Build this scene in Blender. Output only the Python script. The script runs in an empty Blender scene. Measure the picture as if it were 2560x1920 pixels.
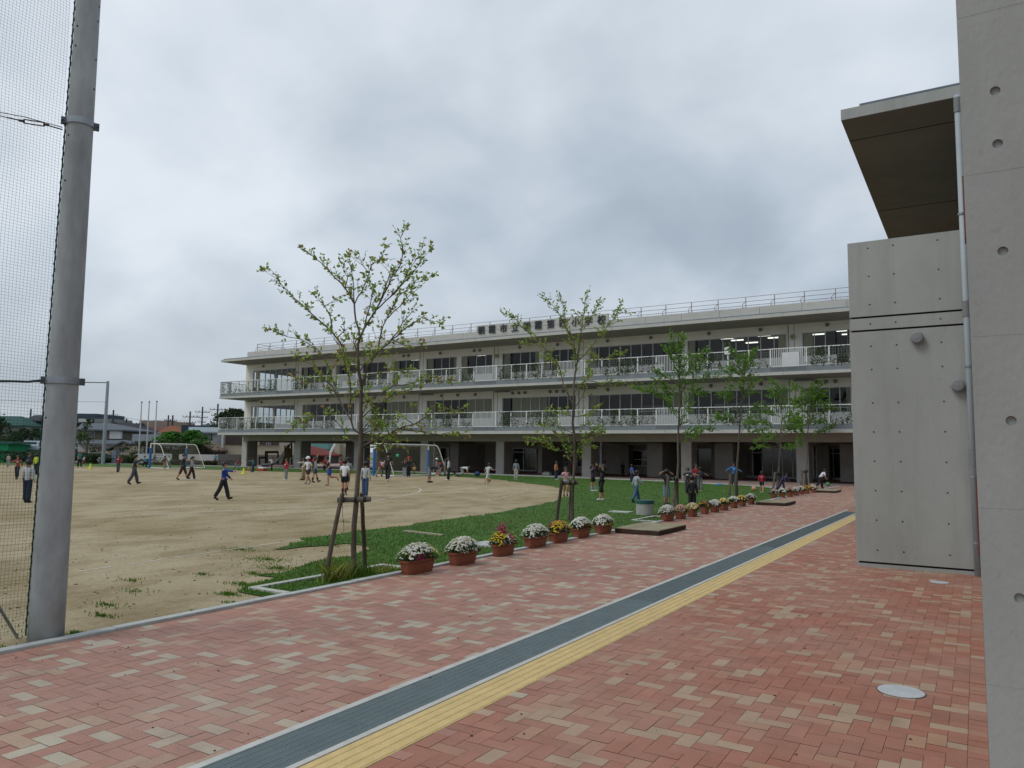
import bpy, bmesh, math, random
import numpy as np
from mathutils import Vector, Matrix
random.seed(7); rng=np.random.default_rng(7)
S=bpy.context.scene; COL=S.collection
# ------------------------------------------------------------------ camera
F_=1883.; CX,CY=1280.,960.; H=1.6
def nrm(v): v=np.array(v,float); return v/np.linalg.norm(v)
_dY=nrm([1160,-188,-F_]); _dX=np.array([3080.,136,F_]); _dX=nrm(_dX)
_dX=nrm(_dX-_dY*_dX.dot(_dY)); _dZ=np.cross(_dX,_dY); R=np.array([_dX,_dY,_dZ])
EYE=np.array([0,0,H])
cam=bpy.data.objects.new('camera',bpy.data.cameras.new('camera')); COL.objects.link(cam)
M4=Matrix.Identity(4)
for i in range(3):
    for j in range(3): M4[i][j]=float(R[i][j])
M4[0][3],M4[1][3],M4[2][3]=0,0,H
cam.matrix_world=M4; cam.data.sensor_width=36; cam.data.lens=F_/2560*36; cam.data.clip_end=6000; cam.data.clip_start=.05
S.camera=cam
def ray(u,v): return R@nrm([u-CX,-(v-CY),-F_])
def gnd(u,v,z=0.):
    d=ray(u,v); t=(z-H)/d[2]; return Vector(d*t+EYE)
def atY(u,v,Y): d=ray(u,v); return Vector(d*(Y/d[1])+EYE)
def atX(u,v,X): d=ray(u,v); return Vector(d*(X/d[0])+EYE)
FW=R@np.array([0,0,-1.]); FW[2]=0; FW=nrm(FW); RT=np.array([FW[1],-FW[0],0.])
def atD(u,v,D): d=ray(u,v); return Vector(d*(D/d.dot(FW))+EYE)
def fr(r,d,z): return Vector(RT*r+FW*d+np.array([0,0,z]))
def rz(u,v,D):
    p=np.array(atD(u,v,D)); return float(p.dot(RT)),float(p[2])
# ------------------------------------------------------------------ materials
MATS={}
def mat(name,col,rough=.7,noise=0.,scale=8.,bump=0.,bscale=None,metal=0.,spec=.35,emit=None,stretch=None,attr=None,detail=4.,trans=0):
    if name in MATS: return MATS[name]
    m=bpy.data.materials.new(name); m.use_nodes=True; N=m.node_tree.nodes; L=m.node_tree.links
    b=N['Principled BSDF']; b.inputs['Roughness'].default_value=rough; b.inputs['Metallic'].default_value=metal
    b.inputs['Specular IOR Level'].default_value=spec
    b.inputs['Base Color'].default_value=(*col,1)
    src=None
    if attr:
        a=N.new('ShaderNodeAttribute'); a.attribute_name=attr; src=a.outputs['Color']
    if noise>0 or bump>0:
        tc=N.new('ShaderNodeTexCoord'); mp=N.new('ShaderNodeMapping'); L.new(tc.outputs['Object'],mp.inputs[0])
        if stretch: mp.inputs['Scale'].default_value=stretch
    if noise>0:
        n=N.new('ShaderNodeTexNoise'); n.inputs['Scale'].default_value=scale; n.inputs['Detail'].default_value=detail; n.inputs['Roughness'].default_value=.6
        L.new(mp.outputs[0],n.inputs['Vector'])
        r=N.new('ShaderNodeMapRange'); r.inputs[1].default_value=.3; r.inputs[2].default_value=.7; r.inputs[3].default_value=1-noise; r.inputs[4].default_value=1+noise
        L.new(n.outputs[0],r.inputs[0])
        vm=N.new('ShaderNodeVectorMath'); vm.operation='SCALE'
        if src: L.new(src,vm.inputs[0])
        else: vm.inputs[0].default_value=col
        L.new(r.outputs[0],vm.inputs['Scale']); src=vm.outputs[0]
    if src: L.new(src,b.inputs['Base Color'])
    if bump>0:
        n=N.new('ShaderNodeTexNoise'); n.inputs['Scale'].default_value=bscale or scale*6; n.inputs['Detail'].default_value=4
        L.new(mp.outputs[0],n.inputs['Vector'])
        bp=N.new('ShaderNodeBump'); bp.inputs['Strength'].default_value=bump; bp.inputs['Distance'].default_value=.01
        L.new(n.outputs[0],bp.inputs['Height']); L.new(bp.outputs[0],b.inputs['Normal'])
    if emit: b.inputs['Emission Color'].default_value=(*emit[:3],1); b.inputs['Emission Strength'].default_value=emit[3]
    if trans:
        t=N.new('ShaderNodeBsdfTranslucent'); mx=N.new('ShaderNodeMixShader'); mx.inputs[0].default_value=trans
        if src: L.new(src,t.inputs[0])
        else: t.inputs[0].default_value=(*col,1)
        out=N['Material Output']; L.new(b.outputs[0],mx.inputs[1]); L.new(t.outputs[0],mx.inputs[2]); L.new(mx.outputs[0],out.inputs[0])
    MATS[name]=m; return m
def flat(col,rough=.75): 
    k='cloth_%d_%d_%d'%tuple(int(c*999) for c in col); return mat(k,col,rough,noise=.12,scale=9)
def glass_mat(name,tint,refl=1.):
    m=bpy.data.materials.new(name); m.use_nodes=True; N=m.node_tree.nodes; L=m.node_tree.links
    N.remove(N['Principled BSDF']); out=N['Material Output']
    t=N.new('ShaderNodeBsdfTransparent'); t.inputs[0].default_value=(*tint,1)
    g=N.new('ShaderNodeBsdfGlossy'); g.inputs[0].default_value=(refl,refl,refl,1); g.inputs['Roughness'].default_value=.015
    fz=N.new('ShaderNodeFresnel'); fz.inputs[0].default_value=1.4
    tc=N.new('ShaderNodeTexCoord'); n=N.new('ShaderNodeTexNoise'); n.inputs['Scale'].default_value=.6
    bp=N.new('ShaderNodeBump'); bp.inputs['Strength'].default_value=.05; L.new(tc.outputs['Object'],n.inputs['Vector']); L.new(n.outputs[0],bp.inputs['Height']); L.new(bp.outputs[0],g.inputs['Normal'])
    mx=N.new('ShaderNodeMixShader'); L.new(fz.outputs[0],mx.inputs[0]); L.new(t.outputs[0],mx.inputs[1]); L.new(g.outputs[0],mx.inputs[2]); L.new(mx.outputs[0],out.inputs[0])
    return m
concrete=mat('concrete',(.33,.33,.31),.8,.10,1.3,.15,40)
def concrete_wall_mat():
    m=mat('fairface_concrete',(.335,.35,.335),.75,.14,.8,.2,50,detail=9,stretch=(1,1,.55))
    return m
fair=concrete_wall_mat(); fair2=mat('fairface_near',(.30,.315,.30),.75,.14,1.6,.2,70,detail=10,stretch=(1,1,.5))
slab_m=mat('slab_concrete',(.47,.47,.44),.8,.09,1.5,.1,30,stretch=(1,1,3))
slabgrey=mat('slab_grey_band',(.19,.215,.23),.7,.1,2)
plaster=mat('plaster',(.80,.79,.73),.8,.05,.9)
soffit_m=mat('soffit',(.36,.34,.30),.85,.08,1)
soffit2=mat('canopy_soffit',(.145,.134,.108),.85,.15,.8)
pier_m=mat('pier_concrete',(.42,.41,.38),.8,.1,1.2)
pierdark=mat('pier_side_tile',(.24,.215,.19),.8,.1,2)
white_p=mat('white_paint',(.72,.73,.73),.45,.05,3)
frame_m=mat('aluminium_frame',(.62,.64,.64),.4,.05,3)
rail_w=mat('rail_white',(.70,.72,.72),.4)
rail_br=mat('rail_brownred',(.26,.20,.20),.5)
curtain_m=mat('curtain_cream',(.92,.82,.55),.85,.12,3,trans=.45,stretch=(6,1,.2))
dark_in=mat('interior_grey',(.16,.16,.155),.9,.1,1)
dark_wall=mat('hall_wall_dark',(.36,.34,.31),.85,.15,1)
hall_floor=mat('hall_floor_brick',(.24,.11,.09),.7,.15,4)
glass=glass_mat('window_glass',(.62,.68,.68))
lamp_m=mat('tube_light',(1,1,1),.5,emit=(1.,.95,.85,2.2))
letter_m=mat('letter_dark_metal',(.035,.045,.055),.4,.1,5)
steel=mat('galvanised_steel',(.30,.33,.36),.45,.15,6,metal=.6)
pipe_m=mat('pipe_grey',(.36,.41,.44),.5,.05,4)
redp=mat('red_panel',(.16,.045,.03),.6)
wood_dark=mat('weathered_log',(.085,.068,.052),.9,.5,7,.6,30,stretch=(1,1,.25))
bark=mat('bark',(.115,.095,.075),.9,.4,9,.5,40,stretch=(1,1,.3))
terracotta=mat('terracotta_plastic',(.235,.075,.042),.55,.12,6)
soil=mat('soil',(.05,.035,.025),.95,.3,20)
leafA=mat('tree_leaf',(.10,.17,.025),.5,attr='Col',trans=.5)
grassM=mat('grass_blade',(.05,.12,.02),.6,attr='Col',trans=.25)
petal=mat('petal',(.8,.8,.8),.6,attr='Col',trans=.2)
skin_m=mat('skin',(.42,.22,.14),.55)
hair_m=mat('hair_black',(.012,.010,.010),.4)
eye_m=mat('eye_dark',(.01,.01,.01),.3); lip_m=mat('lip',(.28,.08,.07),.5)
kerb_m=mat('kerb_stone',(.42,.44,.43),.8,.14,5,.2,60)
# ------------------------------------------------------------------ mesh builder
ORG={}
class MB:
    def __init__(s): s.v=[];s.f=[];s.m=[];s.c=[]
    def _f(s,f,m,c=None): s.f.append(f); s.m.append(m); s.c.append(c or (.5,.5,.5))
    def hexa(s,P,m=0,c=None):
        b=len(s.v); s.v+=[tuple(p) for p in P]
        for q in ((3,2,1,0),(4,5,6,7),(0,1,5,4),(1,2,6,5),(2,3,7,6),(3,0,4,7)): s._f(tuple(b+i for i in q),m,c)
    def box(s,x0,x1,y0,y1,z0,z1,m=0,c=None):
        s.hexa([(x0,y0,z0),(x1,y0,z0),(x1,y1,z0),(x0,y1,z0),(x0,y0,z1),(x1,y0,z1),(x1,y1,z1),(x0,y1,z1)],m,c)
    def rbox(s,r0,r1,d0,d1,z0,z1,m=0):
        s.hexa([fr(r0,d0,z0),fr(r1,d0,z0),fr(r1,d1,z0),fr(r0,d1,z0),fr(r0,d0,z1),fr(r1,d0,z1),fr(r1,d1,z1),fr(r0,d1,z1)],m)
    def poly(s,P,m=0,c=None):
        b=len(s.v); s.v+=[tuple(p) for p in P]; s._f(tuple(range(b,b+len(P))),m,c)
    def tube(s,P,rad,n=6,m=0,c=None,cap=True):
        P=[Vector(p) for p in P]; rad=rad if isinstance(rad,(list,tuple)) else [rad]*len(P); b=len(s.v); ref=None
        for i,p in enumerate(P):
            t=(P[min(i+1,len(P)-1)]-P[max(i-1,0)]); t=t.normalized() if t.length>1e-9 else Vector((0,0,1))
            if ref is None: ref=Vector((1,0,0)) if abs(t.x)<.8 else Vector((0,1,0))
            a=t.cross(ref).normalized(); q=t.cross(a).normalized(); ref=-q if (-q).dot(ref)>0 else q
            a=ref.cross(t).normalized(); q=ref
            for k in range(n):
                an=2*math.pi*k/n; s.v.append(tuple(p+(a*math.cos(an)+q*math.sin(an))*rad[i]))
        for i in range(len(P)-1):
            for k in range(n):
                k2=(k+1)%n; s._f((b+i*n+k,b+i*n+k2,b+(i+1)*n+k2,b+(i+1)*n+k),m,c)
        if cap: s._f(tuple(b+k for k in range(n))[::-1],m,c); e=b+(len(P)-1)*n; s._f(tuple(e+k for k in range(n)),m,c)
    def disc(s,cen,nor,r,h,n=16,m=0):
        nor=Vector(nor).normalized(); s.tube([Vector(cen),Vector(cen)+nor*h],r,n,m)
    def lathe(s,prof,cen=(0,0,0),n=16,m=0,sx=1,sy=1,rot=0):
        b=len(s.v); cr,sr=math.cos(rot),math.sin(rot)
        for r,z in prof:
            for k in range(n):
                a=2*math.pi*k/n; x=r*math.cos(a)*sx; y=r*math.sin(a)*sy
                s.v.append((cen[0]+x*cr-y*sr,cen[1]+x*sr+y*cr,cen[2]+z))
        for i in range(len(prof)-1):
            for k in range(n):
                k2=(k+1)%n; s._f((b+i*n+k,b+i*n+k2,b+(i+1)*n+k2,b+(i+1)*n+k),m)
        s._f(tuple(b+k for k in range(n))[::-1],m); e=b+(len(prof)-1)*n; s._f(tuple(e+k for k in range(n)),m)
    def ball(s,cen,r,m=0,n=10,sx=1,sy=1,sz=1):
        pr=[(max(1e-4,math.sin(math.pi*i/n))*r,-math.cos(math.pi*i/n)*r*sz) for i in range(n+1)]
        s.lathe(pr,cen,max(8,n+2),m,sx,sy)
    def build(s,name,mats,parent=None,smooth=False,col=False,org=None,bevel=0):
        me=bpy.data.meshes.new(name); o=ORG.get(parent.name if parent else None,Vector((0,0,0))) if org is None else org
        V=np.array(s.v,dtype=np.float64).reshape(-1,3)-np.array(o)
        me.from_pydata(V.tolist(),[],s.f)
        mats=mats if isinstance(mats,(list,tuple)) else [mats]
        for m in mats: me.materials.append(m)
        me.polygons.foreach_set('material_index',s.m)
        if col:
            a=me.attributes.new('Col','FLOAT_COLOR','FACE'); arr=np.ones((len(s.c),4),dtype=np.float32); arr[:,:3]=np.array([c for c in s.c]); a.data.foreach_set('color',arr.ravel())
        if smooth: me.polygons.foreach_set('use_smooth',[True]*len(me.polygons))
        me.update()
        ob=bpy.data.objects.new(name,me); COL.objects.link(ob)
        if bevel:
            md=ob.modifiers.new('bevel','BEVEL'); md.width=bevel; md.segments=2; md.limit_method='ANGLE'
        if parent: ob.parent=parent; ORG[ob.name]=o
        else: ORG[ob.name]=o
        return ob
def tag(o,label=None,cat=None,group=None,kind=None):
    if label: o['label']=label
    if cat: o['category']=cat
    if group: o['group']=group
    if kind: o['kind']=kind
    return o
def thing(name,label,cat,loc=(0,0,0),group=None,rot=0,kind=None):
    o=bpy.data.objects.new(name,None); COL.objects.link(o); o.location=loc; o.rotation_euler=(0,0,rot); o.empty_display_size=.2
    ORG[o.name]=Vector(loc) if rot==0 else Vector((0,0,0)); return tag(o,label,cat,group,kind)
def solo(mb,name,mats,label,cat,group=None,**k):   # a thing that is one mesh, its origin at its base
    V=np.array(mb.v); lo=V.min(0); c=(V.min(0)+V.max(0))/2; org=Vector((c[0],c[1],lo[2]))
    o=mb.build(name,mats,None,org=org,**k); o.location=org; return tag(o,label,cat,group)
def copy_tree(o,parent=None):
    c=o.copy(); COL.objects.link(c); c.parent=parent
    for ch in list(o.children): copy_tree(ch,c)
    return c
def struct(mb,name,mats,**k): return tag(mb.build(name,mats,**k),kind='structure')
# ------------------------------------------------------------------ ground
g=MB(); g.poly([(-1500,-600,-.03),(900,-600,-.03),(900,2200,-.03),(-1500,2200,-.03)])
struct(g,'ground',mat('far_ground',(.20,.18,.14),.95,.2,.05))
def sand_mat():
    m=bpy.data.materials.new('sand'); m.use_nodes=True; N=m.node_tree.nodes; L=m.node_tree.links; b=N['Principled BSDF']
    b.inputs['Roughness'].default_value=.95; b.inputs['Specular IOR Level'].default_value=.1
    tc=N.new('ShaderNodeTexCoord')
    def nz(sc,st=(1,1,1),det=5):
        mp=N.new('ShaderNodeMapping'); mp.inputs['Scale'].default_value=st; mp.inputs['Rotation'].default_value=(0,0,.35); L.new(tc.outputs['Object'],mp.inputs[0])
        n=N.new('ShaderNodeTexNoise'); n.inputs['Scale'].default_value=sc; n.inputs['Detail'].default_value=det; n.inputs['Roughness'].default_value=.68; L.new(mp.outputs[0],n.inputs['Vector']); return n.outputs[0]
    def ramp(x,a,b_,c0,c1):
        r=N.new('ShaderNodeValToRGB'); r.color_ramp.elements[0].position=a; r.color_ramp.elements[1].position=b_; r.color_ramp.elements[0].color=(*c0,1); r.color_ramp.elements[1].color=(*c1,1); L.new(x,r.inputs[0]); return r.outputs[0]
    c=ramp(nz(.16,(1,1,1),6),.36,.66,(.315,.255,.15),(.44,.375,.26))
    d=ramp(nz(1.1,(1,.5,1),6),.38,.55,(.76,.73,.66),(1.04,1.04,1.03))
    e=ramp(nz(14,(1,1,1),5),.3,.6,(.82,.80,.77),(1,1,1))
    def mul(a,b2):
        x=N.new('ShaderNodeMix'); x.data_type='RGBA'; x.blend_type='MULTIPLY'; x.inputs[0].default_value=1; L.new(a,x.inputs[6]); L.new(b2,x.inputs[7]); return x.outputs[2]
    L.new(mul(mul(c,d),e),b.inputs['Base Color'])
    bp=N.new('ShaderNodeBump'); bp.inputs['Strength'].default_value=.8; bp.inputs['Distance'].default_value=.03; L.new(nz(16,(1,1,1),8),bp.inputs['Height']); L.new(bp.outputs[0],b.inputs['Normal'])
    return m
g=MB(); g.poly([(-160,-40,-.012),(-6.6,-40,-.012),(-6.6,49.5,-.012),(-160,49.5,-.012)])
struct(g,'sports_ground',sand_mat())
# grass polygons (world xy)
GLOW=[(-6.62,5.8),(-6.95,5.75),(-7.3,5.9),(-7.5,6.3),(-7.6,6.7)]+[tuple(gnd(*p)[:2]) for p in [(665,1436),(700,1430),(735,1422),(770,1408),(825,1397),(880,1388),(918,1378),(922,1364),(880,1358),(825,1363),(765,1367),(722,1373),(700,1372),(712,1364)]]+[(-10.6,10.0),(-10.8,11.9),(-10.6,12.7),(-10.9,14.0),(-11.0,16.4),(-11.1,17.2),(-11.7,19.8),(-12.2,22.7),(-14.0,27.8),(-17.9,33.4),(-22.6,37.1),(-26.4,40.3),(-30.6,42.2),(-35.0,41.3),(-43.5,40.8),(-50.4,40.0),(-60,39.4),(-67.6,37.8),(-76.1,35.6),(-95,30)]
GUP=[(-110,44),(-90.5,48),(-76.5,48.5),(-64.5,48.6),(-57.3,48.5),(-40.8,48.0),(-34.2,47.6),(-28.6,46.9),(-21.6,45.8),(-15.5,44.4),(-10.3,41.8),(-8.2,39.6),(-6.62,36.5)]
POLY=GLOW+GUP
def wob(P,amp,step=.35,seed=1):
    rr=random.Random(seed); out=[]
    n=len(P)
    for i in range(n):
        a=Vector(P[i]).to_2d() if len(P[i])>2 else Vector(P[i]); b=Vector(P[(i+1)%n]); L=(b-a).length
        far=abs(a.x+6.6)<.1 and abs(b.x+6.6)<.1
        k=1 if far else max(1,min(30,int(L/step/(1+a.length*.03))))
        for j in range(k):
            p=a.lerp(b,j/k)
            if not(far or p.x>-6.7): p+=Vector((rr.uniform(-amp,amp),rr.uniform(-amp,amp)))*(1+p.length*.02)
            out.append((p.x,p.y))
    return out
GP=wob(POLY,.09,.25)
turf=mat('lawn_turf',(.050,.112,.012),.9,.35,1.6,.6,60,detail=7)
def tri_poly(P,z,name,m):
    bm=bmesh.new(); vs=[bm.verts.new((x,y,z)) for x,y in P]; es=[bm.edges.new((vs[i],vs[(i+1)%len(vs)])) for i in range(len(vs))]
    bmesh.ops.triangle_fill(bm,edges=es,use_beauty=True,normal=(0,0,1)); me=bpy.data.meshes.new(name); bm.to_mesh(me); bm.free(); me.materials.append(m)
    o=bpy.data.objects.new(name,me); COL.objects.link(o); return tag(o,kind='structure')
tri_poly(GP,0.002,'lawn',turf)
GPn=np.array(GP)
def inpoly(X,Y,P):
    P=np.asarray(P); ins=np.zeros(len(X),bool); j=len(P)-1
    for i in range(len(P)):
        xi,yi=P[i]; xj,yj=P[j]
        c=((yi>Y)!=(yj>Y))&(X<(xj-xi)*(Y-yi)/(yj-yi+1e-12)+xi); ins^=c; j=i
    return ins
def grass_mesh(name,X,Y,h,w,label=None,lean=.4,base=(.070,.165,.014),z=0.):
    n=len(X); a=rng.uniform(0,2*np.pi,n); hh=h*rng.uniform(.5,1.25,n); ww=w*rng.uniform(.7,1.3,n)
    la=rng.uniform(0,2*np.pi,n); lx=np.cos(la)*hh*lean*rng.uniform(0,1,n); ly=np.sin(la)*hh*lean*rng.uniform(0,1,n)
    dx=np.cos(a)*ww/2; dy=np.sin(a)*ww/2; Z=np.full(n,z)
    V=np.empty((n,4,3)); V[:,0]=np.stack([X-dx,Y-dy,Z],1); V[:,1]=np.stack([X+dx,Y+dy,Z],1)
    V[:,2]=np.stack([X+dx*.6+lx*.5,Y+dy*.6+ly*.5,Z+hh*.6],1); V[:,3]=np.stack([X+lx,Y+ly,Z+hh],1)
    me=bpy.data.meshes.new(name); me.vertices.add(n*4); me.vertices.foreach_set('co',V.ravel())
    me.loops.add(n*4); me.loops.foreach_set('vertex_index',np.arange(n*4,dtype=np.int32)); me.polygons.add(n); me.polygons.foreach_set('loop_start',np.arange(0,n*4,4,dtype=np.int32))
    c=np.array(base)*rng.uniform(.65,1.5,(n,1))*(1+rng.uniform(-.12,.12,(n,3))); 
    c=c*(1+.16*np.sin(X*1.7+2*np.sin(Y*.9))*np.sin(Y*1.3+X*.5))[:,None]*np.array([1,1,1]); c[:,0]*=1+.25*np.sin(X*.8-Y*.6)*.8; dry=rng.uniform(0,1,n)<.06; c[dry]=np.array([.20,.19,.06])*rng.uniform(.6,1.1,(dry.sum(),1))
    me.update(calc_edges=True)
    at=me.attributes.new('Col','FLOAT_COLOR','FACE'); at.data.foreach_set('color',np.concatenate([c,np.ones((n,1))],1).astype(np.float32).ravel())
    me.materials.append(grassM); o=bpy.data.objects.new(name,me); COL.objects.link(o); tag(o,label,'grass',kind='stuff'); return o
# density falls with distance
N0=150000; Yr=5.2*(48/5.2)**rng.uniform(0,1,N0); Xr=-6.63-rng.uniform(0,1,N0)**1.0*(np.minimum(6+ (Yr-6)*1.1,45))
ok=inpoly(Xr,Yr,GPn); 
patch=(np.sin(Xr*2.1+1.3*np.sin(Yr*1.7))+np.sin(Yr*1.3+Xr*.7)); 
Xr,Yr=Xr[ok],Yr[ok]; sc=1+np.sqrt(Xr**2+Yr**2)*.035
grass_mesh('lawn_grass',Xr,Yr,.030*np.sqrt(sc),.009*sc,'short green grass blades covering the lawn between playground and paving')
# weeds on sand and at pole foot
wx=[];wy=[]
for (cx,cy,r,n) in [(-7.6,6.2,.22,260),(-7.2,5.7,.18,260),(-8.1,6.8,.22,200),(-8.9,5.6,.2,90),(-8.2,5.2,.22,110),(-7.7,4.6,.18,120),(-7.25,4.3,.16,110),(-8.6,6.4,.16,90),(-8.2,7.3,.45,420),(-9.0,7.8,.5,420),(-10.2,8.3,.4,200),(-6.68,3.75,.1,500),(-6.85,3.55,.16,500),(-6.95,3.1,.2,700),(-7.1,2.75,.3,900),(-6.9,2.3,.3,700),(-7.9,3.3,.6,300),(-6.7,4.9,.05,60),(-9.6,9.6,.5,260),(-12.5,13,.4,90),(-6.8,6.9,.25,500),(-6.9,7.4,.2,350),(-6.75,5.4,.08,60)]:
    a=rng.uniform(0,2*np.pi,n); q=np.abs(rng.normal(0,.5,n))*r; wx.append(cx+np.cos(a)*q*1.6); wy.append(cy+np.sin(a)*q*.8)
wx=np.concatenate(wx); wy=np.concatenate(wy); k=wx<-6.63; dp=np.hypot(wx+6.745,wy-3.515); k&=dp>.145
grass_mesh('weeds',wx[k],wy[k],.028,.011,'scattered tufts of weeds on the sandy ground and around the pole foot',z=-.012)
# paving -------------------------------------------------------------
BR=MB()
reds=[(.385,.185,.135),(.37,.175,.125),(.395,.195,.145),(.38,.18,.13),(.355,.168,.12)]
tans=[(.43,.285,.195),(.42,.27,.185),(.41,.25,.175)]
beig=[(.455,.375,.28),(.44,.365,.27),(.43,.36,.27)]
rb=random.Random(3)
def brick(x0,y0,x1,y1,rects):
    t=rb.random(); c=rb.choice(reds if t<.74 else (tans if t<.87 else beig)); f=rb.uniform(.94,1.06); sheen_tint=(.93,.80,.74) if x0>-2.8 else (1.0,1.06,1.10); c=tuple(k*f*q for k,q in zip(c,sheen_tint)); zz=rb.uniform(-.0010,.0010); gp=.0014  # glancing sheen tinted into the colour: paler pink left, redder by the wall
    for (a,b,cc,d) in rects:
        X0,X1=max(x0,a)+gp,min(x1,b)-gp; Y0,Y1=max(y0,cc)+gp,min(y1,d)-gp
        if X1-X0>.008 and Y1-Y0>.008: BR.poly([(X0,Y0,zz),(X1,Y0,zz),(X1,Y1,zz),(X0,Y1,zz)],0,c)
rects=[(-6.5,-3.45,.3,46.),(-2.71,-.1,.3,20.)]
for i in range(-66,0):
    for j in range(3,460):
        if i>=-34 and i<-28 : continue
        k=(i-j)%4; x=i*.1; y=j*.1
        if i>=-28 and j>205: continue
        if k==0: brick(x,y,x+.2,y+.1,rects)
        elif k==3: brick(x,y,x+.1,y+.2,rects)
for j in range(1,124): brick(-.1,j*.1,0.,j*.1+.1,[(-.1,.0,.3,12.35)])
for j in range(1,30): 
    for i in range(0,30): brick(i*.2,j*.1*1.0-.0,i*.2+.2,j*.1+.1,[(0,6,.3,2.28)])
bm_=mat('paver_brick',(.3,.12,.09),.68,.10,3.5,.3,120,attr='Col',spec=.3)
def dust(m,col,amt,sc,lo,hi,st=(1,1,1)):
    N=m.node_tree.nodes; L=m.node_tree.links; b=N['Principled BSDF']; src=b.inputs['Base Color'].links[0].from_socket
    tc=N.new('ShaderNodeTexCoord'); n=N.new('ShaderNodeTexNoise'); n.inputs['Scale'].default_value=sc; n.inputs['Detail'].default_value=8; n.inputs['Roughness'].default_value=.65; mp=N.new('ShaderNodeMapping'); mp.inputs['Scale'].default_value=st; L.new(tc.outputs['Object'],mp.inputs[0]); L.new(mp.outputs[0],n.inputs['Vector'])
    r=N.new('ShaderNodeMapRange'); r.inputs[1].default_value=lo; r.inputs[2].default_value=hi; r.inputs[3].default_value=0; r.inputs[4].default_value=amt; L.new(n.outputs[0],r.inputs[0])
    x=N.new('ShaderNodeMix'); x.data_type='RGBA'; L.new(r.outputs[0],x.inputs[0]); L.new(src,x.inputs[6]); x.inputs[7].default_value=(*col,1); L.new(x.outputs[2],b.inputs['Base Color'])
for q_ in (fair,fair2): dust(q_,(.20,.205,.19),.45,1.3,.50,.78,(2.5,2.5,.22)); dust(q_,(.38,.39,.37),.4,.9,.5,.75); dust(q_,(.16,.16,.15),.35,22,.62,.72)
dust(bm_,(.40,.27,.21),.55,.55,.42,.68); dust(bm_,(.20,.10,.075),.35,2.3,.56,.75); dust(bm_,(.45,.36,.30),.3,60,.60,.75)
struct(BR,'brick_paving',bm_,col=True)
g=MB(); g.poly([(-6.5,-30,-.0045),(30,-30,-.0045),(30,46,-.0045),(-6.5,46,-.0045)]); struct(g,'paving_bed',mat('joint_sand',(.30,.18,.135),.95,.25,6))
# pavement before and under the school
fp=[(-110,48.7),(-64.5,48.7),(-57.3,48.6),(-40.8,48.1),(-34.2,47.7),(-28.6,47.0),(-21.6,45.9),(-15.5,44.5),(-10.3,41.9),(-8.2,39.7),(-6.5,36.6),(-6.5,36),(-6.49,46),(12,46),(12,75),(-110,75)]
fp=[p for p in fp if p!=(-6.5,36)]
tri_poly(fp,-.002,'forecourt_paving',mat('forecourt_brick',(.30,.20,.165),.7,.12,5,.2,60))
g=MB()
for a,b in zip(fp[:10],fp[1:11]):
    A,B=Vector((*a,0)),Vector((*b,0)); t=(B-A).normalized(); q=Vector((-t.y,t.x,0))*.09
    g.hexa([A-q+Vector((0,0,-.02)),B-q+Vector((0,0,-.02)),B+q+Vector((0,0,-.02)),A+q+Vector((0,0,-.02)),A-q+Vector((0,0,.05)),B-q+Vector((0,0,.05)),B+q+Vector((0,0,.05)),A+q+Vector((0,0,.05))])
struct(g,'forecourt_kerb',kerb_m)
# concrete strip along the columns
g=MB(); g.box(-63,-5,49.0,49.6,-.003,.012); struct(g,'drain_strip',kerb_m)
# kerb beside paving
g=MB(); y=-8.
while y<46:
    g.box(-6.61,-6.505,y+.004,y+.996,-.05,.028+rb.uniform(-.002,.002)); y+=1.
struct(g,'kerb',kerb_m,bevel=.006)
# drain grating + edges + tactile strip
st=MB(); y=-3.
while y<24.5:
    st.box(-3.45,-3.395,y+.002,y+1.498,-.03,.004); st.box(-3.04,-2.995,y+.002,y+1.498,-.03,.004); y+=1.5
struct(st,'drain_edging',mat('drain_edge_stone',(.50,.50,.47),.75,.12,6),bevel=.002)
gr=thing('drain_grating','long grey steel drain grating set in the paving beside the yellow strip','drain',(-3.22,12,0))
gm=MB(); x=-3.388; i=0
while x<-3.045:
    w=.0030
    gm.box(x-w/2,x+w/2,-3,24.5,-.018,.003); x+=.0565; i+=1
gm.build('bearing_bars',mat('grate_steel',(.24,.31,.325),.45,.1,5,metal=.3),gr)
gm=MB(); y=-.5
while y<24.5:
    w=.0050+.00014*y; gm.box(-3.39,-3.045,y-w,y+w,-.012,.0012); y+=.0135 if y<8 else (.02 if y<14 else .04)
gm.build('cross_bars',mat('grate_steel2',(.125,.165,.17),.5,.1,5,metal=.3),gr)
gm=MB(); gm.box(-3.395,-3.04,-3,24.5,-.12,-.055); gm.build('channel',mat('channel_dark',(.10,.115,.12),.9,.3,6),gr)
ys=MB(); y=-3.; i=0
while y<23:
    x0,x1=-2.99,-2.712; ys.box(x0,x1,y+.0015,y+.2985,-.03,-.001,0)
    for q in range(4):
        xc=x0+(q+.5)*(x1-x0)/4; a,b=.027,.021
        P=[(xc-a,y+.003,-.001),(xc+a,y+.003,-.001),(xc+a,y+.297,-.001),(xc-a,y+.297,-.001),(xc-b,y+.006,.0036),(xc+b,y+.006,.0036),(xc+b,y+.294,.0036),(xc-b,y+.294,.0036)]
        ys.hexa(P,0)
    y+=.3
solo(ys,'tactile_paving',mat('tactile_yellow',(.62,.46,.20),.6,.10,9,.1,60),'yellow ribbed tactile paving strip running towards the school','tactile strip')
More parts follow.
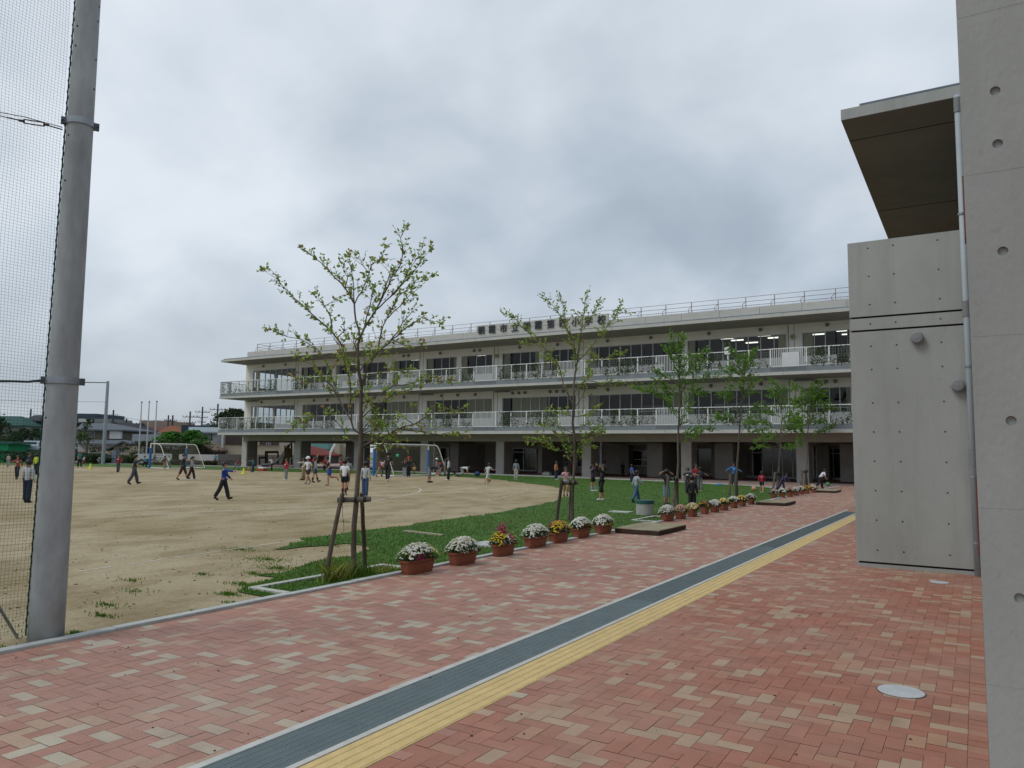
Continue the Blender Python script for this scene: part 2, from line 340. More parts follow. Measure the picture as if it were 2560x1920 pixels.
# white manhole lids
for (cx,cy,r,lab) in [(-.5,5.98,.155,'round white drain lid in the brick paving nearest the viewer'),(-.465,11.42,.12,'small round white drain lid by the foot of the concrete wall')]:
    t=thing('manhole_cover',lab,'manhole cover',(cx,cy,0),'white drain lids')
    m=MB(); m.lathe([(r*.95,-.01),(r*.95,.0045),(r*.93,.006),(r*.90,.0065)],(cx,cy,0),40); m.build('lid',mat('lid_white',(.48,.51,.53),.5,.10,6),t)
    m=MB(); m.lathe([(r,-.01),(r,.002),(r*.955,.0025)],(cx,cy,0),40); m.build('surround',mat('lid_rim',(.10,.08,.07),.7),t)
# dry bits of litter on paving
m=MB(); rr=random.Random(11)
for i in range(230):
    y=rr.uniform(2.6,16); x=rr.uniform(-6.4,-.3)
    if -3.47<x<-2.7 and rr.random()<.8: continue
    if y>12: x=rr.uniform(-6.4,-3.5)
    s=rr.uniform(.003,.008); a=rr.uniform(0,6.28)
    m.hexa([(x+math.cos(a+q)*s*(1 if q%3 else 1.6),y+math.sin(a+q)*s,z) for z in (.0025,.0025+s*.5) for q in (0,1.57,3.14,4.71)],0)
o=m.build('fallen_buds',mat('dry_bud',(.07,.035,.022),.9)); tag(o,'tiny dry brown buds scattered over the brick paving','litter',kind='stuff')
m=MB()
for i in range(420):
    y=3.2*(26/3.2)**rr.random(); x=-6.75-rr.random()*(1.5+y*.9); s=rr.uniform(.006,.016)*(1+y*.02); a=rr.uniform(0,6.28)
    m.hexa([(x+math.cos(a+q)*s*(1 if q%3 else 1.9),y+math.sin(a+q)*s,z) for z in (-.011,-.011+s*.35) for q in (0,1.57,3.14,4.71)],0)
o=m.build('sand_debris',mat('debris',(.085,.06,.04),.9)); tag(o,'small dark clods and dry leaf bits scattered over the sand','debris',kind='stuff')
# chalk lines
def ribbon(P,w,name,m,z=-.008,gaps=0,seed=0):
    r_=random.Random(seed); mb=MB(); pts=[]
    for a,b in zip(P[:-1],P[1:]):
        a,b=Vector((*a,z)),Vector((*b,z)); n=max(1,int((b-a).length/.12))
        for k in range(n): pts.append(a.lerp(b,k/n))
    pts.append(Vector((*P[-1],z)))
    for k in range(len(pts)-1):
        if r_.random()<gaps: continue
        t=(pts[k+1]-pts[k]).normalized(); q=Vector((-t.y,t.x,0))*w/2*r_.uniform(.75,1.15)
        mb.poly([pts[k]-q,pts[k+1]-q,pts[k+1]+q,pts[k]+q])
    return struct(mb,name,m)
chalk=mat('chalk',(.62,.59,.53),.95,.1,12)
ribbon([(-10.1,5.6),(-10.2,6.6),(-10.3,7.4),(-10.4,8.4),(-10.6,10.0)],.035,'chalk_line',chalk,gaps=.12,seed=1)
ribbon([(-17.5,10.8),(-17.2,12.6),(-16.7,14.6),(-16.2,16.6),(-16.4,17.6),(-16.7,18.3),(-17.6,20.6),(-18.6,22.9),(-19.4,24.4),(-20.3,25.7),(-21.5,27.1),(-22.6,27.9),(-24,28.2),(-25.5,28)],.055,'chalk_line',chalk,gaps=.1,seed=2)
ribbon([(-21.1,17.5),(-21.1,19.5),(-21.4,21.8)],.05,'chalk_line',chalk,gaps=.25,seed=3)
ribbon([(-14,21),(-16,27),(-19,31)],.04,'chalk_line',chalk,gaps=.5,seed=4)
# stone slabs in the lawn
g=MB(); a=gnd(1011,1329); b=gnd(1107,1340); a.z=b.z=0; t=(b-a).normalized(); q=Vector((-t.y,t.x,0))*.045; up=Vector((0,0,.03))
g.hexa([a-q,b-q,b+q,a+q,a-q+up,b-q+up,b+q+up,a+q+up]); solo(g,'stone_slab',mat('slab_sandy',(.33,.30,.22),.9,.2,8),'long thin pale stone slab half buried in the lawn behind the second planter','slab')
g=MB(); a=gnd(1552,1281); g.box(a.x-.3,a.x+.3,a.y-.2,a.y+.2,.0,.03); solo(g,'stone_slab',kerb_m,'flat pale stone slab in the lawn beside the round concrete well','slab')
g=MB(); a=gnd(1220,1363); g.box(a.x-.25,a.x+.25,a.y-.3,a.y+.3,.0,.035); solo(g,'stone_slab',kerb_m,'flat grey stone slab in the lawn between the white-flowered second and colourful third planter','slab')
# tree pit edging
def pit(x0,x1,y0,y1,lab):
    t=thing('tree_pit_edging',lab,'edging',((x0+x1)/2,(y0+y1)/2,0),'tree pit edgings')
    w=.09
    for q in [(x0,x1,y0,y0+w),(x0,x1,y1-w,y1),(x0,x0+w,y0+w,y1-w)]:
        m=MB(); m.box(q[0],q[1],q[2],q[3],-.02,.03); m.build('edging_strip',mat('pit_edge',(.46,.46,.42),.8,.1,6),t,bevel=.005)
    return t
pit(-7.22,-6.612,5.98,8.3,'pale concrete edging round the bed of the nearest staked tree')
pit(-7.25,-6.612,17.4,19.0,'low concrete edging in the lawn behind the nearest wooden board')
# ------------------------------------------------------------------ near pole and ball net
PX,PY=-6.745,3.515
t=thing('net_pole','tall pale grey steel pole with bolt holes at the left, carrying the green ball net','pole',(PX,PY,0))
m=MB(); m.tube([(PX,PY,z) for z in np.linspace(-.1,11,24)],[.138-.0072*z if z>0 else .136 for z in np.linspace(-.1,11,24)],32)
m.build('shaft',mat('pole_galv',(.31,.335,.345),.65,.26,5,.1,30,stretch=(1,1,.35),metal=0.,detail=6),t,smooth=True)
def on_pole(u,v,rr=.0):  # nearest hit of the view ray on the pole
    d=ray(u,v); o=EYE-np.array([PX,PY,0]); a=d[0]**2+d[1]**2; b=2*(o[0]*d[0]+o[1]*d[1]); r=.138-.0072*3
    for _ in range(3):
        c=o[0]**2+o[1]**2-r*r; D=b*b-4*a*c
        if D<0: return None
        q=(-b-math.sqrt(D))/(2*a); p=d*q+EYE; r=.138-.0072*p[2]
    return Vector(p)
BH=mat('hole_black',(.012,.012,.014),.9)
for (x,y) in [(825,58),(815,178),(643,215),(628,378),(797,498),(780,742),(567,1120),(540,1497)]:
    p=on_pole(x/3.32,y/3.32)
    if p: nn=Vector((p.x-PX,p.y-PY,0)).normalized(); m=MB(); m.disc(p-nn*.004,nn,.0095,.0055,10); m.build('bolt_hole',BH,t)
for (x,y) in [(397,498),(325,1360)]:
    p=on_pole(x/3.456,900+y/3.456)
    if p: nn=Vector((p.x-PX,p.y-PY,0)).normalized(); m=MB(); m.disc(p-nn*.004,nn,.0095,.0055,10); m.build('bolt_hole',BH,t)
def clamp(z,r,lab):
    c=thing('pole_clamp',lab,'clamp',(PX,PY,z),'steel clamps on the net pole')
    m=MB(); m.lathe([(r+.003,-.028),(r+.010,-.028),(r+.010,.028),(r+.003,.028)],(PX,PY,z),32); m.build('band',steel,c)
    for sgn in (-1,1):
        m=MB(); d=Vector((.45,.9,0)).normalized()*sgn; cc=Vector((PX,PY,z))+d*(r+.022)
        a=Vector((d.y,-d.x,0))
        for q in (-1,1):
            P=[]
            for zz in (-.03,.03):
                for (k1,k2) in ((-.02,0),(.022,0),(.022,.012),(-.02,.012)):
                    P.append(cc+d*k1+a*(q*.014+k2-.006)+Vector((0,0,zz)))
            m.hexa(P)
        m.tube([cc-a*.045+d*.012,cc+a*.045+d*.012],.009,8)
        m.build('lug',mat('lug_dark',(.10,.11,.12),.5,metal=.5),c)
    return c
clamp(4.50,.106,'upper steel clamp high on the net pole'); clamp(2.18,.123,'lower steel clamp on the net pole at head height and above')
m=MB(); ex=PX-.05; NX=-6.815
NY1=3.40; NY0=-1.2; Zs=np.arange(.06,8.6,.30)
def ropep(z): r=.138-.0072*max(z,0)+.008; return (PX-.46*r,PY-.885*r)
def nxo(y,z): return NX+(.02*math.sin(z*1.9+y*1.1)+.012*math.sin(z*4.1-y*3))*min(1,(3.3-y)/.4)
y=NY1-.01
while y>NY0:
    m.tube([(nxo(y,z),y+.006*math.sin(z*3+y*9),z) for z in Zs],.0009,3,cap=False); y-=.027
z=.07
while z<8.5:
    m.tube([(nxo(yy,z),yy,z-.012*math.sin((yy-NY0)*1.4)) for yy in np.linspace(NY1,NY0,16)],.0009,3,cap=False); z+=.027
tn=thing('ball_net','fine green ball net stretched from the tall pole towards the viewer at the left edge','net',(NX,1,0))
m.build('mesh',mat('net_green',(.012,.075,.058),.7),tn)
m=MB(); m.tube([(*ropep(z),z) for z in np.linspace(.04,8.6,60)],.0065,6); m.build('edge_rope',mat('rope_green',(.01,.06,.05),.8,.3,60),tn)
m=MB(); m.tube([(ropep(z)[0]+.009*math.sin(z*60),ropep(z)[1]+.009*math.cos(z*60),z) for z in np.arange(.1,8.5,.022)],.003,4)
m.build('lashing',mat('lash',(.02,.07,.05),.8),tn)
t=thing('net_cable','rusty wire cable with turnbuckle running left from the upper clamp','cable',(NX,3,4.4))
a=atX(156,324,NX); b=atX(110,311,NX); c=atX(60,303,NX); d=atX(18,294,NX); e=atX(-70,272,NX)
rust=mat('rusty_wire',(.07,.045,.035),.7,.3,30)
m=MB(); m.tube([a,b],.006,6); m.tube([c,d],.006,6); m.tube([d,e,e+(e-d)*6],.004,6); m.tube([a+Vector((0,0,.02)),atX(60,292,NX),atX(0,281,NX)],.0035,5); m.build('wire',rust,t)
m=MB(); m.tube([b+Vector((0,0,.016)),c+Vector((0,0,.016))],.0055,6); m.tube([b-Vector((0,0,.016)),c-Vector((0,0,.016))],.0055,6)
m.tube([b-Vector((0,0,.016)),b+Vector((0,0,.016))],.008,6); m.tube([c-Vector((0,0,.016)),c+Vector((0,0,.016))],.008,6); m.tube([b,b+(b-c)*.25],.011,6); m.tube([c,c+(c-b)*.25],.011,6)
m.build('turnbuckle',rust,t)
m=MB(); a=atX(100,951,NX); e=atX(-60,953,NX); m.tube([a,atX(70,954.5,NX),atX(30,953,NX),e,Vector((NX,-1.2,e.z))],.010,6); solo(m,'net_cable',mat('cable_green',(.045,.07,.065),.7,.3,40),'green grey cable lashed level along the net from the lower clamp','cable')
m=MB(); a=atX(-10,1505,NX+.06); b=gnd(42,1592); 
for q in (-.014,.014): m.tube([a+Vector((q,0,0)),b+Vector((q,0,0))],.008,6)
m.tube([b+Vector((0,0,-.1)),b+Vector((0,0,.03))],.012,8); m.tube([a+(a-b)*.0,a+(a-b)*2.5],.006,6)
solo(m,'guy_anchor',steel,'slanted double rod of a guy wire anchor behind the net by the pole foot','anchor')
# ------------------------------------------------------------------ concrete building at right
def cut(ob,cutter):
    md=ob.modifiers.new('b','BOOLEAN'); md.object=cutter; md.operation='DIFFERENCE'; md.solver='EXACT'
    dg=bpy.context.evaluated_depsgraph_get(); me=bpy.data.meshes.new_from_object(ob.evaluated_get(dg)); ob.modifiers.remove(md)
    ob.data=me; bpy.data.objects.remove(cutter)
hall=thing('concrete_building','tall fair-faced concrete building with tie holes along the right edge, under a flat cantilever roof','building',(2,8,0))
m=MB(); WY=2.33
m.box(.0,3.2,WY,2.85,-.1,9)
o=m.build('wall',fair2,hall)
cm=MB()
for z in (.36,.80,1.252,1.70,2.147,2.44,2.587,3.03,3.48):
    for x in (.081,.53,.98): 
        cm.lathe([(.0120,-.009),(.0125,.001),(.0145,.006)],(0,0,0),18)
        n=18*3
        for i in range(len(cm.v)-n,len(cm.v)):
            vx,vy,vz=cm.v[i]; cm.v[i]=(x+vx,WY-vz*1.0+.0,z+vy)
c=cm.build('cut',fair2,hall); cut(o,c)
m=MB()
for z in (.58,1.03,1.475,1.925,2.366,2.815): m.box(.004,3.19,WY-.0005,WY+.01,z-.0010,z+.0010)
m.build('form_joint',fair2,hall)
m=MB(); m.box(.12,9,2.85,12.45,-.1,6.9); m.box(.05,9,12.45,30,-.1,6.9); m.build('wall',fair,hall)
m=MB(); m.box(-1.61,9,12.40,30,6.88,7.05); o=m.build('roof',fair,hall)
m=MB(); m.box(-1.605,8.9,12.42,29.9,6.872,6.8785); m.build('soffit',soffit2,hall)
m=MB(); m.box(-1.35,9,12.5,29.9,7.052,7.13); m.build('roof_flashing',mat('flash_grey',(.12,.145,.17),.5,.1,3),hall)
m=MB(); 
for y in (13.3,17.5): m.box(-1.6,8.9,y-.008,y+.008,6.866,6.8725)
m.build('soffit_joint',mat('joint_dark',(.02,.018,.015),.9),hall)
for a,b in ((3.62,4.2),(.75,1.45)):
    m=MB(); m.box(-.012,.12,7.9,8.15,a,b); m.build('red_panel',redp,hall)
BY=12.40
blk=thing('concrete_stair_block','lower flat concrete block with small tie holes and two round vents','building',(-.7,14,0))
bs=MB(); zs=[(-.1,.05),(.08,3.50),(3.53,3.705),(3.735,4.89)]
for a,b in zs: bs.box(-1.57,.3,BY,19,a,b)
o=bs.build('wall',fair,blk)
cm=MB()
for z in (4.78,4.343,3.909,3.613,3.273,2.921,2.417,1.984,1.55,1.118,.684,.249):
    for x in (-1.283,-.94,-.36):
        cm.lathe([(.014,-.02),(.014,.001),(.018,.006)],(0,0,0),12)
        for i in range(len(cm.v)-36,len(cm.v)):
            vx,vy,vz=cm.v[i]; cm.v[i]=(x+vx,BY-vz,z+vy)
c=cm.build('cut',fair,blk); cut(o,c)
m=MB(); m.box(-1.54,.3,BY+.03,18.9,.03,4.8); m.build('groove',mat('joint_dark',(.02,.018,.015),.9),blk)
for x,z in ((-.667,3.351),(-.181,2.635)):
    m=MB(); m.lathe([(.072,0),(.072,.035),(.09,.035),(.09,.085),(.07,.105),(.0,.112)],(0,0,0),28); m.v=[(x+a,BY-c,z+b) for a,b,c in m.v]
    m.build('vent_cap',mat('vent_grey',(.22,.23,.24),.5),blk)
dp=thing('downpipe','pale grey drainpipe running up the corner between the two concrete walls','pipe',(-.035,12.33,0))
m=MB(); m.tube([(-.035,12.33,0),(-.035,12.33,6.87)],.043,16); m.build('pipe',pipe_m,dp,smooth=True)
for z in (6.72,3.72,1.62): 
    m=MB(); m.lathe([(.043,-.11),(.052,-.11),(.052,.11),(.043,.11)],(-.035,12.33,z),16); m.build('collar',mat('collar',(.2,.21,.22),.6),dp)
for z in (5.1,2.9,1.35,.45):
    m=MB(); m.lathe([(.043,-.012),(.056,-.012),(.056,.012),(.043,.012)],(-.035,12.33,z),16); m.build('bracket',steel,dp)
# ------------------------------------------------------------------ school
sch=thing('school_building','long three-storey white school on open columns with planted balconies and dark name lettering','school',(-34,53,0))
YW,YB=49.9,46.9; XL=-61.9; XR=8.; YE=61.
F2,F3,RF=3.55,7.0,10.07
def part(mb,name,m,par=sch,**k): return mb.build(name,m,par,**k)
WIN3=[ # x0,x1,z0,mullions,curtains,doorpanes
 (-60.85,-54.78,7.05,[-59.97,-59.15,-58.41,-57.6,-56.85,-56.05,-55.4],[(-60.6,-60.05)],[]),
 (-54.12,-50.04,7.9,[-53.2,-52.35,-51.5,-50.8],[(-53.9,-53.3)],[(-54.12,-53.2)]),
 (-49.61,-47.12,7.9,[-48.75,-47.95],[(-49.6,-49.3)],[(-49.61,-48.75)]),
 (-46.35,-43.46,7.9,[-45.6,-44.6],[],[(-46.35,-45.6)]),
 (-42.81,-39.94,7.9,[-42.1,-41.4,-40.6],[(-42.75,-42.15)],[(-42.81,-42.1)]),
 (-39.2,-36.03,7.95,[-38.35,-37.6,-36.8],[(-39.1,-38.5),(-36.4,-36.05)],[(-39.2,-38.35)]),
 (-35.56,-32.55,7.9,[-34.95,-34.1,-33.2],[(-35.5,-35.0)],[(-35.56,-34.95)]),
 (-31.63,-28.25,7.9,[-30.75,-29.95,-29.1],[(-31.5,-30.95),(-28.7,-28.3)],[(-31.63,-30.75)]),
 (-27.9,-25.09,7.9,[-27.2,-26.5,-25.8],[(-27.85,-27.4)],[]),
 (-24.0,-16.95,7.9,[-23.27,-22.44,-21.6,-20.75,-19.95,-19.1,-18.3,-17.6],[(-23.95,-23.5),(-17.75,-17.1)],[(-18.3,-17.6)]),
 (-16.6,-10.05,7.92,[-15.95,-15.06,-14.17,-13.3,-12.5,-11.7,-10.85],[(-16.5,-16.1),(-10.6,-10.1)],[(-16.6,-15.95)]),
 (-9.13,-6.34,7.92,[-8.4,-7.75,-7.13],[(-9.05,-8.5),(-6.5,-6.36)],[(-7.13,-6.4)]),
 (-5.6,-1.0,7.92,[-4.8,-4,-3.2,-2.2],[],[]),(0,6,7.92,[1,2,3,4,5],[],[])]
WIN2=[
 (-60.89,-54.84,3.6,[-60.0,-59.2,-58.4,-57.6,-56.8,-56.0,-55.4],[(-60.6,-60.2)],[]),
 (-53.75,-47.18,4.35,[-52.8,-51.9,-51.0,-50.2,-49.4,-48.6,-47.9],[(-53.6,-53.1)],[]),
 (-45.2,-39.96,4.35,[-44.4,-43.6,-42.85,-42.1,-41.35,-40.6],[(-43.5,-42.9),(-42.8,-40.0)],[(-44.4,-43.6)]),
 (-39.05,-32.5,4.35,[-38.2,-37.35,-36.5,-35.75,-34.9,-34.1,-33.3],[(-38.9,-38.3),(-34.9,-32.6)],[]),
 (-31.57,-25.11,4.35,[-30.75,-29.85,-29.0,-28.2,-27.4,-26.6,-25.8],[(-30.7,-27.6)],[(-31.57,-30.75)]),
 (-24.09,-16.95,4.36,[-23.26,-22.42,-21.6,-20.75,-19.95,-19.1,-18.35,-17.6],[(-24.0,-23.4),(-17.8,-17.1)],[]),
 (-16.6,-10.03,4.36,[-15.85,-15.0,-14.1,-13.3,-12.5,-11.7,-10.9],[(-16.5,-16.2),(-10.7,-10.1)],[]),
 (-9.11,-6.35,4.36,[-8.35,-7.6,-7.0],[(-9.05,-8.7),(-6.65,-6.36)],[]),
 (-5.6,-1.0,4.36,[-4.8,-4,-3.2,-2.2],[],[]),(0,6,4.36,[1,2,3,4,5],[],[])]
wall=MB()
def floor_wall(W,zf,zc,ztop):
    x=XL
    for (x0,x1,z0,ml,cu,dr) in W:
        wall.box(x,x0,YW,YW+.2,zf,zc); wall.box(x0,x1,YW,YW+.2,ztop,zc)
        if z0>zf+.1: 
            segs=[]; a=x0
            for d0,d1 in sorted(dr):
                if d0>a: segs.append((a,d0))
                a=d1
            if a<x1: segs.append((a,x1))
            for a,b in segs: wall.box(a,b,YW+.03,YW+.17,zf,z0)
        x=x1
    wall.box(x,XR,YW,YW+.2,zf,zc)
floor_wall(WIN3,F3,RF,9.48); floor_wall(WIN2,F2,6.51,5.95)
# side and back walls
for z0,z1,o0,o1 in ((F3,RF,7.9,9.48),(F2,6.51,4.4,5.95)):
    wall.box(XL,XL+.2,YW+.2,YE,z0,o0); wall.box(XL,XL+.2,YW+.2,YE,o1,z1)
    for y in (YW+.2,53.4,57,YE-.4): wall.box(XL+.002,XL+.198,y,y+.4,o0,o1)
    wall.box(XL+.2,XR,YE-.2,YE,z0,o0-.4); wall.box(XL+.2,XR,YE-.2,YE,o1,z1); 
    wall.box(-53.5,XR,YE-.2,YE,o0-.4,o1) 
    for x in (-61.7,-59.8,-57.6,-55.4): wall.box(x,x+.25,YE-.2,YE,o0-.4,o1)
part(wall,'wall',plaster)
# pilaster joints
for x in (-54.55,-47.1,-39.6,-32.1,-24.6,-16.95,-9.7):
  m=MB()
  if 1:
    for z0,z1 in ((F3,RF),(F2,6.51)): m.box(x-.28,x-.22,YW-.015,YW-.001,z0,z1); m.box(x+.10,x+.13,YW-.012,YW-.001,z0,z1)
    part(m,'expansion_joint',mat('joint_grey',(.25,.25,.235),.8))
inn=MB()
for zf,zc in ((F3,RF),(F2,6.51)):
    for x in (-54.4,-47,-39.5,-32,-24.5,-16.8,-9.6,-2): inn.box(x-.07,x+.07,YW+.2,56.5,zf,zc)
    inn.box(-54.33,XR,56.5,56.6,zf,zf+ (1.5 if zf==F2 else 3)); 
    if zf==F2: inn.box(-54.33,-24.5,56.5,56.6,zf+1.5,zc); inn.box(-24.5,XR,56.5,56.6,zf+2.0,zc)
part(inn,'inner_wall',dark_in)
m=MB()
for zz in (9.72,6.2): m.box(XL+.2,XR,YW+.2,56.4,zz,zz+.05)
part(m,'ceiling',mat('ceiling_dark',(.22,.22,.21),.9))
m=MB(); m.box(-24.4,XR,60.2,60.3,F2+1.45,F2+1.75); part(m,'corridor_window',mat('corridor_lit',(.5,.52,.5),.8,emit=(.6,.65,.65,.25)))  # solid panel, faint glow in place of daylight through the back windows
for (x,y) in [(-49,51.4),(-47.6,51.2),(-45,52),(-41.6,51.4),(-40.3,51.6),(-40.2,52.6),(-34.6,51.4),(-33.3,51.2),(-33.2,52.5),(-14.3,51.5),(-13.9,52.6),(-13.3,54.2),(-11.8,51.4),(-11.4,52.6),(-10.9,54.2),(-8.6,52.4),(-6.9,51.6),(-6.8,53.2)]:
    m=MB(); m.box(x-.42,x+.42,y-.06,y+.06,9.64,9.70); part(m,'ceiling_light',lamp_m)
def window(x0,x1,z0,z1,ml,cu,dr,zf):
    fm=MB(); yw=YW+.06; t=.045
    fm.box(x0,x1,yw,yw+.08,z1-t,z1)
    segs=[]; a=x0
    for d0,d1 in sorted(dr):
        if d0>a: segs.append((a,d0,z0))
        segs.append((d0,d1,zf+.05)); a=d1
    if a<x1: segs.append((a,x1,z0))
    for a,b,z in segs:
        fm.box(a,b,yw,yw+.08,z,z+t)
        for x in sorted(set([a,b]+[q for q in ml if a<q<b])):
            x_=min(max(x,x0+t/2),x1-t/2); fm.box(x_-t/2,x_+t/2,yw-.002,yw+.082,z+t,z1-t)
    w=part(fm,'window',frame_m)
    g=MB()
    for a,b,z in segs: g.poly([(a+.02,yw+.04,z+.02),(b-.02,yw+.04,z+.02),(b-.02,yw+.04,z1-.02),(a+.02,yw+.04,z1-.02)])
    g.build('pane',glass,w)
    for c0,c1 in cu:
        c=MB(); n=max(4,int((c1-c0)/.045)); zz0=(zf+.1 if any(d0-.1<=c0<=d1 for d0,d1 in dr) else z0+.03)
        P=[(c0+(c1-c0)*i/n,yw+.085+.03*math.sin(i*2.1)) for i in range(n+1)]
        for i in range(n): c.poly([(P[i][0],P[i][1],zz0),(P[i+1][0],P[i+1][1],zz0),(P[i+1][0],P[i+1][1],z1+.1),(P[i][0],P[i][1],z1+.1)])
        c.build('curtain',curtain_m,w)
for (x0,x1,z0,ml,cu,dr) in WIN3: window(x0,x1,z0,9.48,ml,cu,dr,F3)
for (x0,x1,z0,ml,cu,dr) in WIN2: window(x0,x1,z0,5.95,ml,cu,dr,F2)
ventm=mat('wall_vent',(.20,.20,.19),.6)
v0=MB(); v0.lathe([(.105,0),(.105,.05),(.125,.055),(.12,.10),(.07,.125),(0,.13)],(0,0,0),14); v0.v=[(a,-c,b) for a,b,c in v0.v]
vo=None
for x,z in [(q,9.84) for q in (-59.33,-56.23,-52.4,-49.37,-48.75,-45.3,-41.62,-41.07,-37.69,-34.27,-33.72,-29.98,-26.64,-22.53,-19.21,-15.07,-11.68,-7.6)]+[(q,6.28) for q in (-59.37,-56.25,-52.21,-50.49,-44.79,-41.46,-37.47,-35.82,-34.1,-30.57,-30.02,-29.45,-27.25,-26.69,-26.13,-22.52,-19.23,-14.97,-11.7,-8.32,-7.76,-7.22)]:
    if vo is None: vo=part(v0,'wall_vent',ventm,org=(0,0,0)); o=vo
    else: o=vo.copy(); COL.objects.link(o); o.parent=sch
    o.location=Vector((x,YW-.001,z))-Vector(sch.location)
# slabs
m=MB(); m.box(XL,XR,YB,YE,3.03,3.24); m.box(XL,XR,YB,YE,6.51,6.69); part(m,'balcony_slab',slab_m)
m=MB(); m.box(XL+.05,XR,YB+.06,YE,3.24,F2-.001); m.box(XL+.05,XR,YB+.06,YE,6.69,F3-.001); part(m,'balcony_upstand',slabgrey)
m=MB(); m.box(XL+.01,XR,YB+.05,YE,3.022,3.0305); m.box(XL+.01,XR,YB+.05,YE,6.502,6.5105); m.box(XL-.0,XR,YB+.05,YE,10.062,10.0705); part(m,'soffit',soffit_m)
m=MB(); m.box(XL,XR,YB,YE,RF,10.27); part(m,'roof_slab',slab_m)
m=MB(); m.box(XL+.25,XR,YB+.1,YE,10.27,10.36); part(m,'roof_flashing',slabgrey)
m=MB(); X=-58.6
while X<XR: m.box(X+.004,min(X+2.49,XR)-.004,47.3,47.5,10.36,10.88); X+=2.5
m.box(-58.6,-58.4,47.5,YE,10.36,10.88); m.box(-58.59,XR,47.51,YE,10.36,10.5); part(m,'parapet',slab_m)
# joint lines in the slab edge
m=MB(); X=XL+3.6
while X<XR:
    for z0,z1 in ((3.035,3.235),(6.515,6.685),(10.075,10.265)): m.box(X,X+.02,YB-.003,YB+.01,z0,z1)
    X+=3.74
part(m,'slab_joint',mat('joint_grey2',(.2,.2,.19),.8))
# name board and letters
sb=MB(); sb.box(-32.25,-21.25,47.16,47.299,10.38,11.31); sgn=part(sb,'name_board',slab_m)
m=MB()
for x in (-29.5,-26.75,-24.0): m.box(x-.008,x+.008,47.153,47.161,10.38,11.31)
m.box(-32.2,-21.3,47.153,47.161,10.85,10.862); m.build('board_joint',mat('joint_grey2',(.2,.2,.19),.8),sgn)
for i,ch in enumerate('朝霞市立朝霞第四小学校'):
    cu=bpy.data.curves.new('letter','FONT'); cu.body=ch; cu.size=.66; cu.extrude=.03; cu.offset=.006; cu.align_x='CENTER'; cu.align_y='CENTER'
    o=bpy.data.objects.new('letter',cu); COL.objects.link(o); dg=bpy.context.evaluated_depsgraph_get(); me=bpy.data.meshes.new_from_object(o.evaluated_get(dg)); bpy.data.objects.remove(o)
    xs=[v.co.x for v in me.vertices]; ys_=[v.co.y for v in me.vertices]
    if not xs: continue
    cx,cy=(max(xs)+min(xs))/2,(max(ys_)+min(ys_))/2
    me.transform(Matrix.Translation((-cx,-cy,0))); me.transform(Matrix.Rotation(math.pi/2,4,'X'))
    me.materials.clear(); me.materials.append(letter_m)
    o=bpy.data.objects.new('letter',me); COL.objects.link(o); o.parent=sgn; o.location=Vector((-31.78+i*1.003,47.11,10.93))-Vector(sch.location)
# roof railing
m=MB(); xs=np.arange(-57.65,XR,1.755)
for x in xs:
    m.box(x-.022,x+.022,47.62,47.66,10.88,11.62); m.tube([(x-.0,47.62,10.9),(x-.22,47.62,10.98),(x-.22,47.62,11.15),(x,47.64,11.35)],.018,4)
for z in (11.62,11.33,11.08): m.tube([(-57.65,47.64,z),(XR,47.64,z)],.016,5)
for z in (11.62,11.33,11.08): m.tube([(-57.65,47.64,z),(-57.65,54,z)],.02,5)
for y in (49,50.5,52,54): m.tube([(-57.65,y,10.88),(-57.65,y,11.62)],.02,4)
m.tube([(-57.6,51,11.45),(-50,51,11.35)],.02,4)
x=-36
while x<XR: m.tube([(x,47.64,10.88),(x,47.64,11.08)],.008,3,cap=False); x+=.13
part(m,'roof_railing',rail_br)
# balcony rails
PK3=[(-53.89,-51.95),(-46.4,-44.25),(-39.6,-37.5),(-32.25,-30.25),(-25.04,-22.98),(-17.7,-15.62),(-10.4,-8.39)]
PK2=[(-53.93,-51.88),(-46.45,-44.1),(-39.75,-37.54),(-32.26,-30.27),(-24.94,-22.97),(-17.72,-15.65),(-10.41,-8.47)]
VINES=[]
for PK,zb,zt in ((PK3,7.03,8.1),(PK2,3.57,4.64)):
    YR=YB+.08
    for a,b in PK:
        m=MB(); x=a
        while x<=b+.01: m.box(x-.014,x+.014,YR-.02,YR+.01,zb-.28,zt); x+=.108
        m.box(a,b,YR-.025,YR+.02,zt,zt+.05); m.box(a,b,YR-.015,YR+.012,zb,zb+.04)
        part(m,'picket_rail',rail_w)
    x=XL+.02
    for a,b in PK+[(XR,XR)]:
        m=MB(); m.box(x,a,YR-.02,YR+.02,zt-.01,zt+.04); m.box(x,a,YR-.02,YR+.02,zb,zb+.04)
        n=max(1,round((a-x)/1.3))
        for k in range(n+1): q=x+.03+(a-x-.06)*k/n; m.box(q-.035,q+.035,YR-.03,YR+.03,zb+.04,zt-.01)
        r=part(m,'planter_rail',rail_w)
        w=MB(); q=x
        while q<a: w.box(q-.003,q+.003,YR-.003,YR+.003,zb,zt); q+=.15
        for z in np.arange(zb+.15,zt,.15): w.box(x,a,YR-.0025,YR+.0025,z-.003,z+.003)
        w.build('wire_grid',mat('wire_grid_m',(.40,.43,.40),.5),r)
        VINES.append((x,a,zb,zt,YR)); x=b
for zb in (7.03,3.57):
    m=MB()
    for y in np.arange(YB+.1,YW,.11): m.box(XL+.03,XL+.06,y-.01,y+.01,zb,zb+1.05)
    m.box(XL+.02,XL+.07,YB+.1,YW,zb+1.05,zb+1.1)
    part(m,'side_rail',rail_w)
m=MB(); m.box(-13.2,-12.85,YB+.0,YB+.04,7.95,8.42); part(m,'notice',white_p)
m=MB(); m.box(-9.95,-8.95,YB+.9,YB+1.6,7.0,7.98); part(m,'balcony_box',white_p)
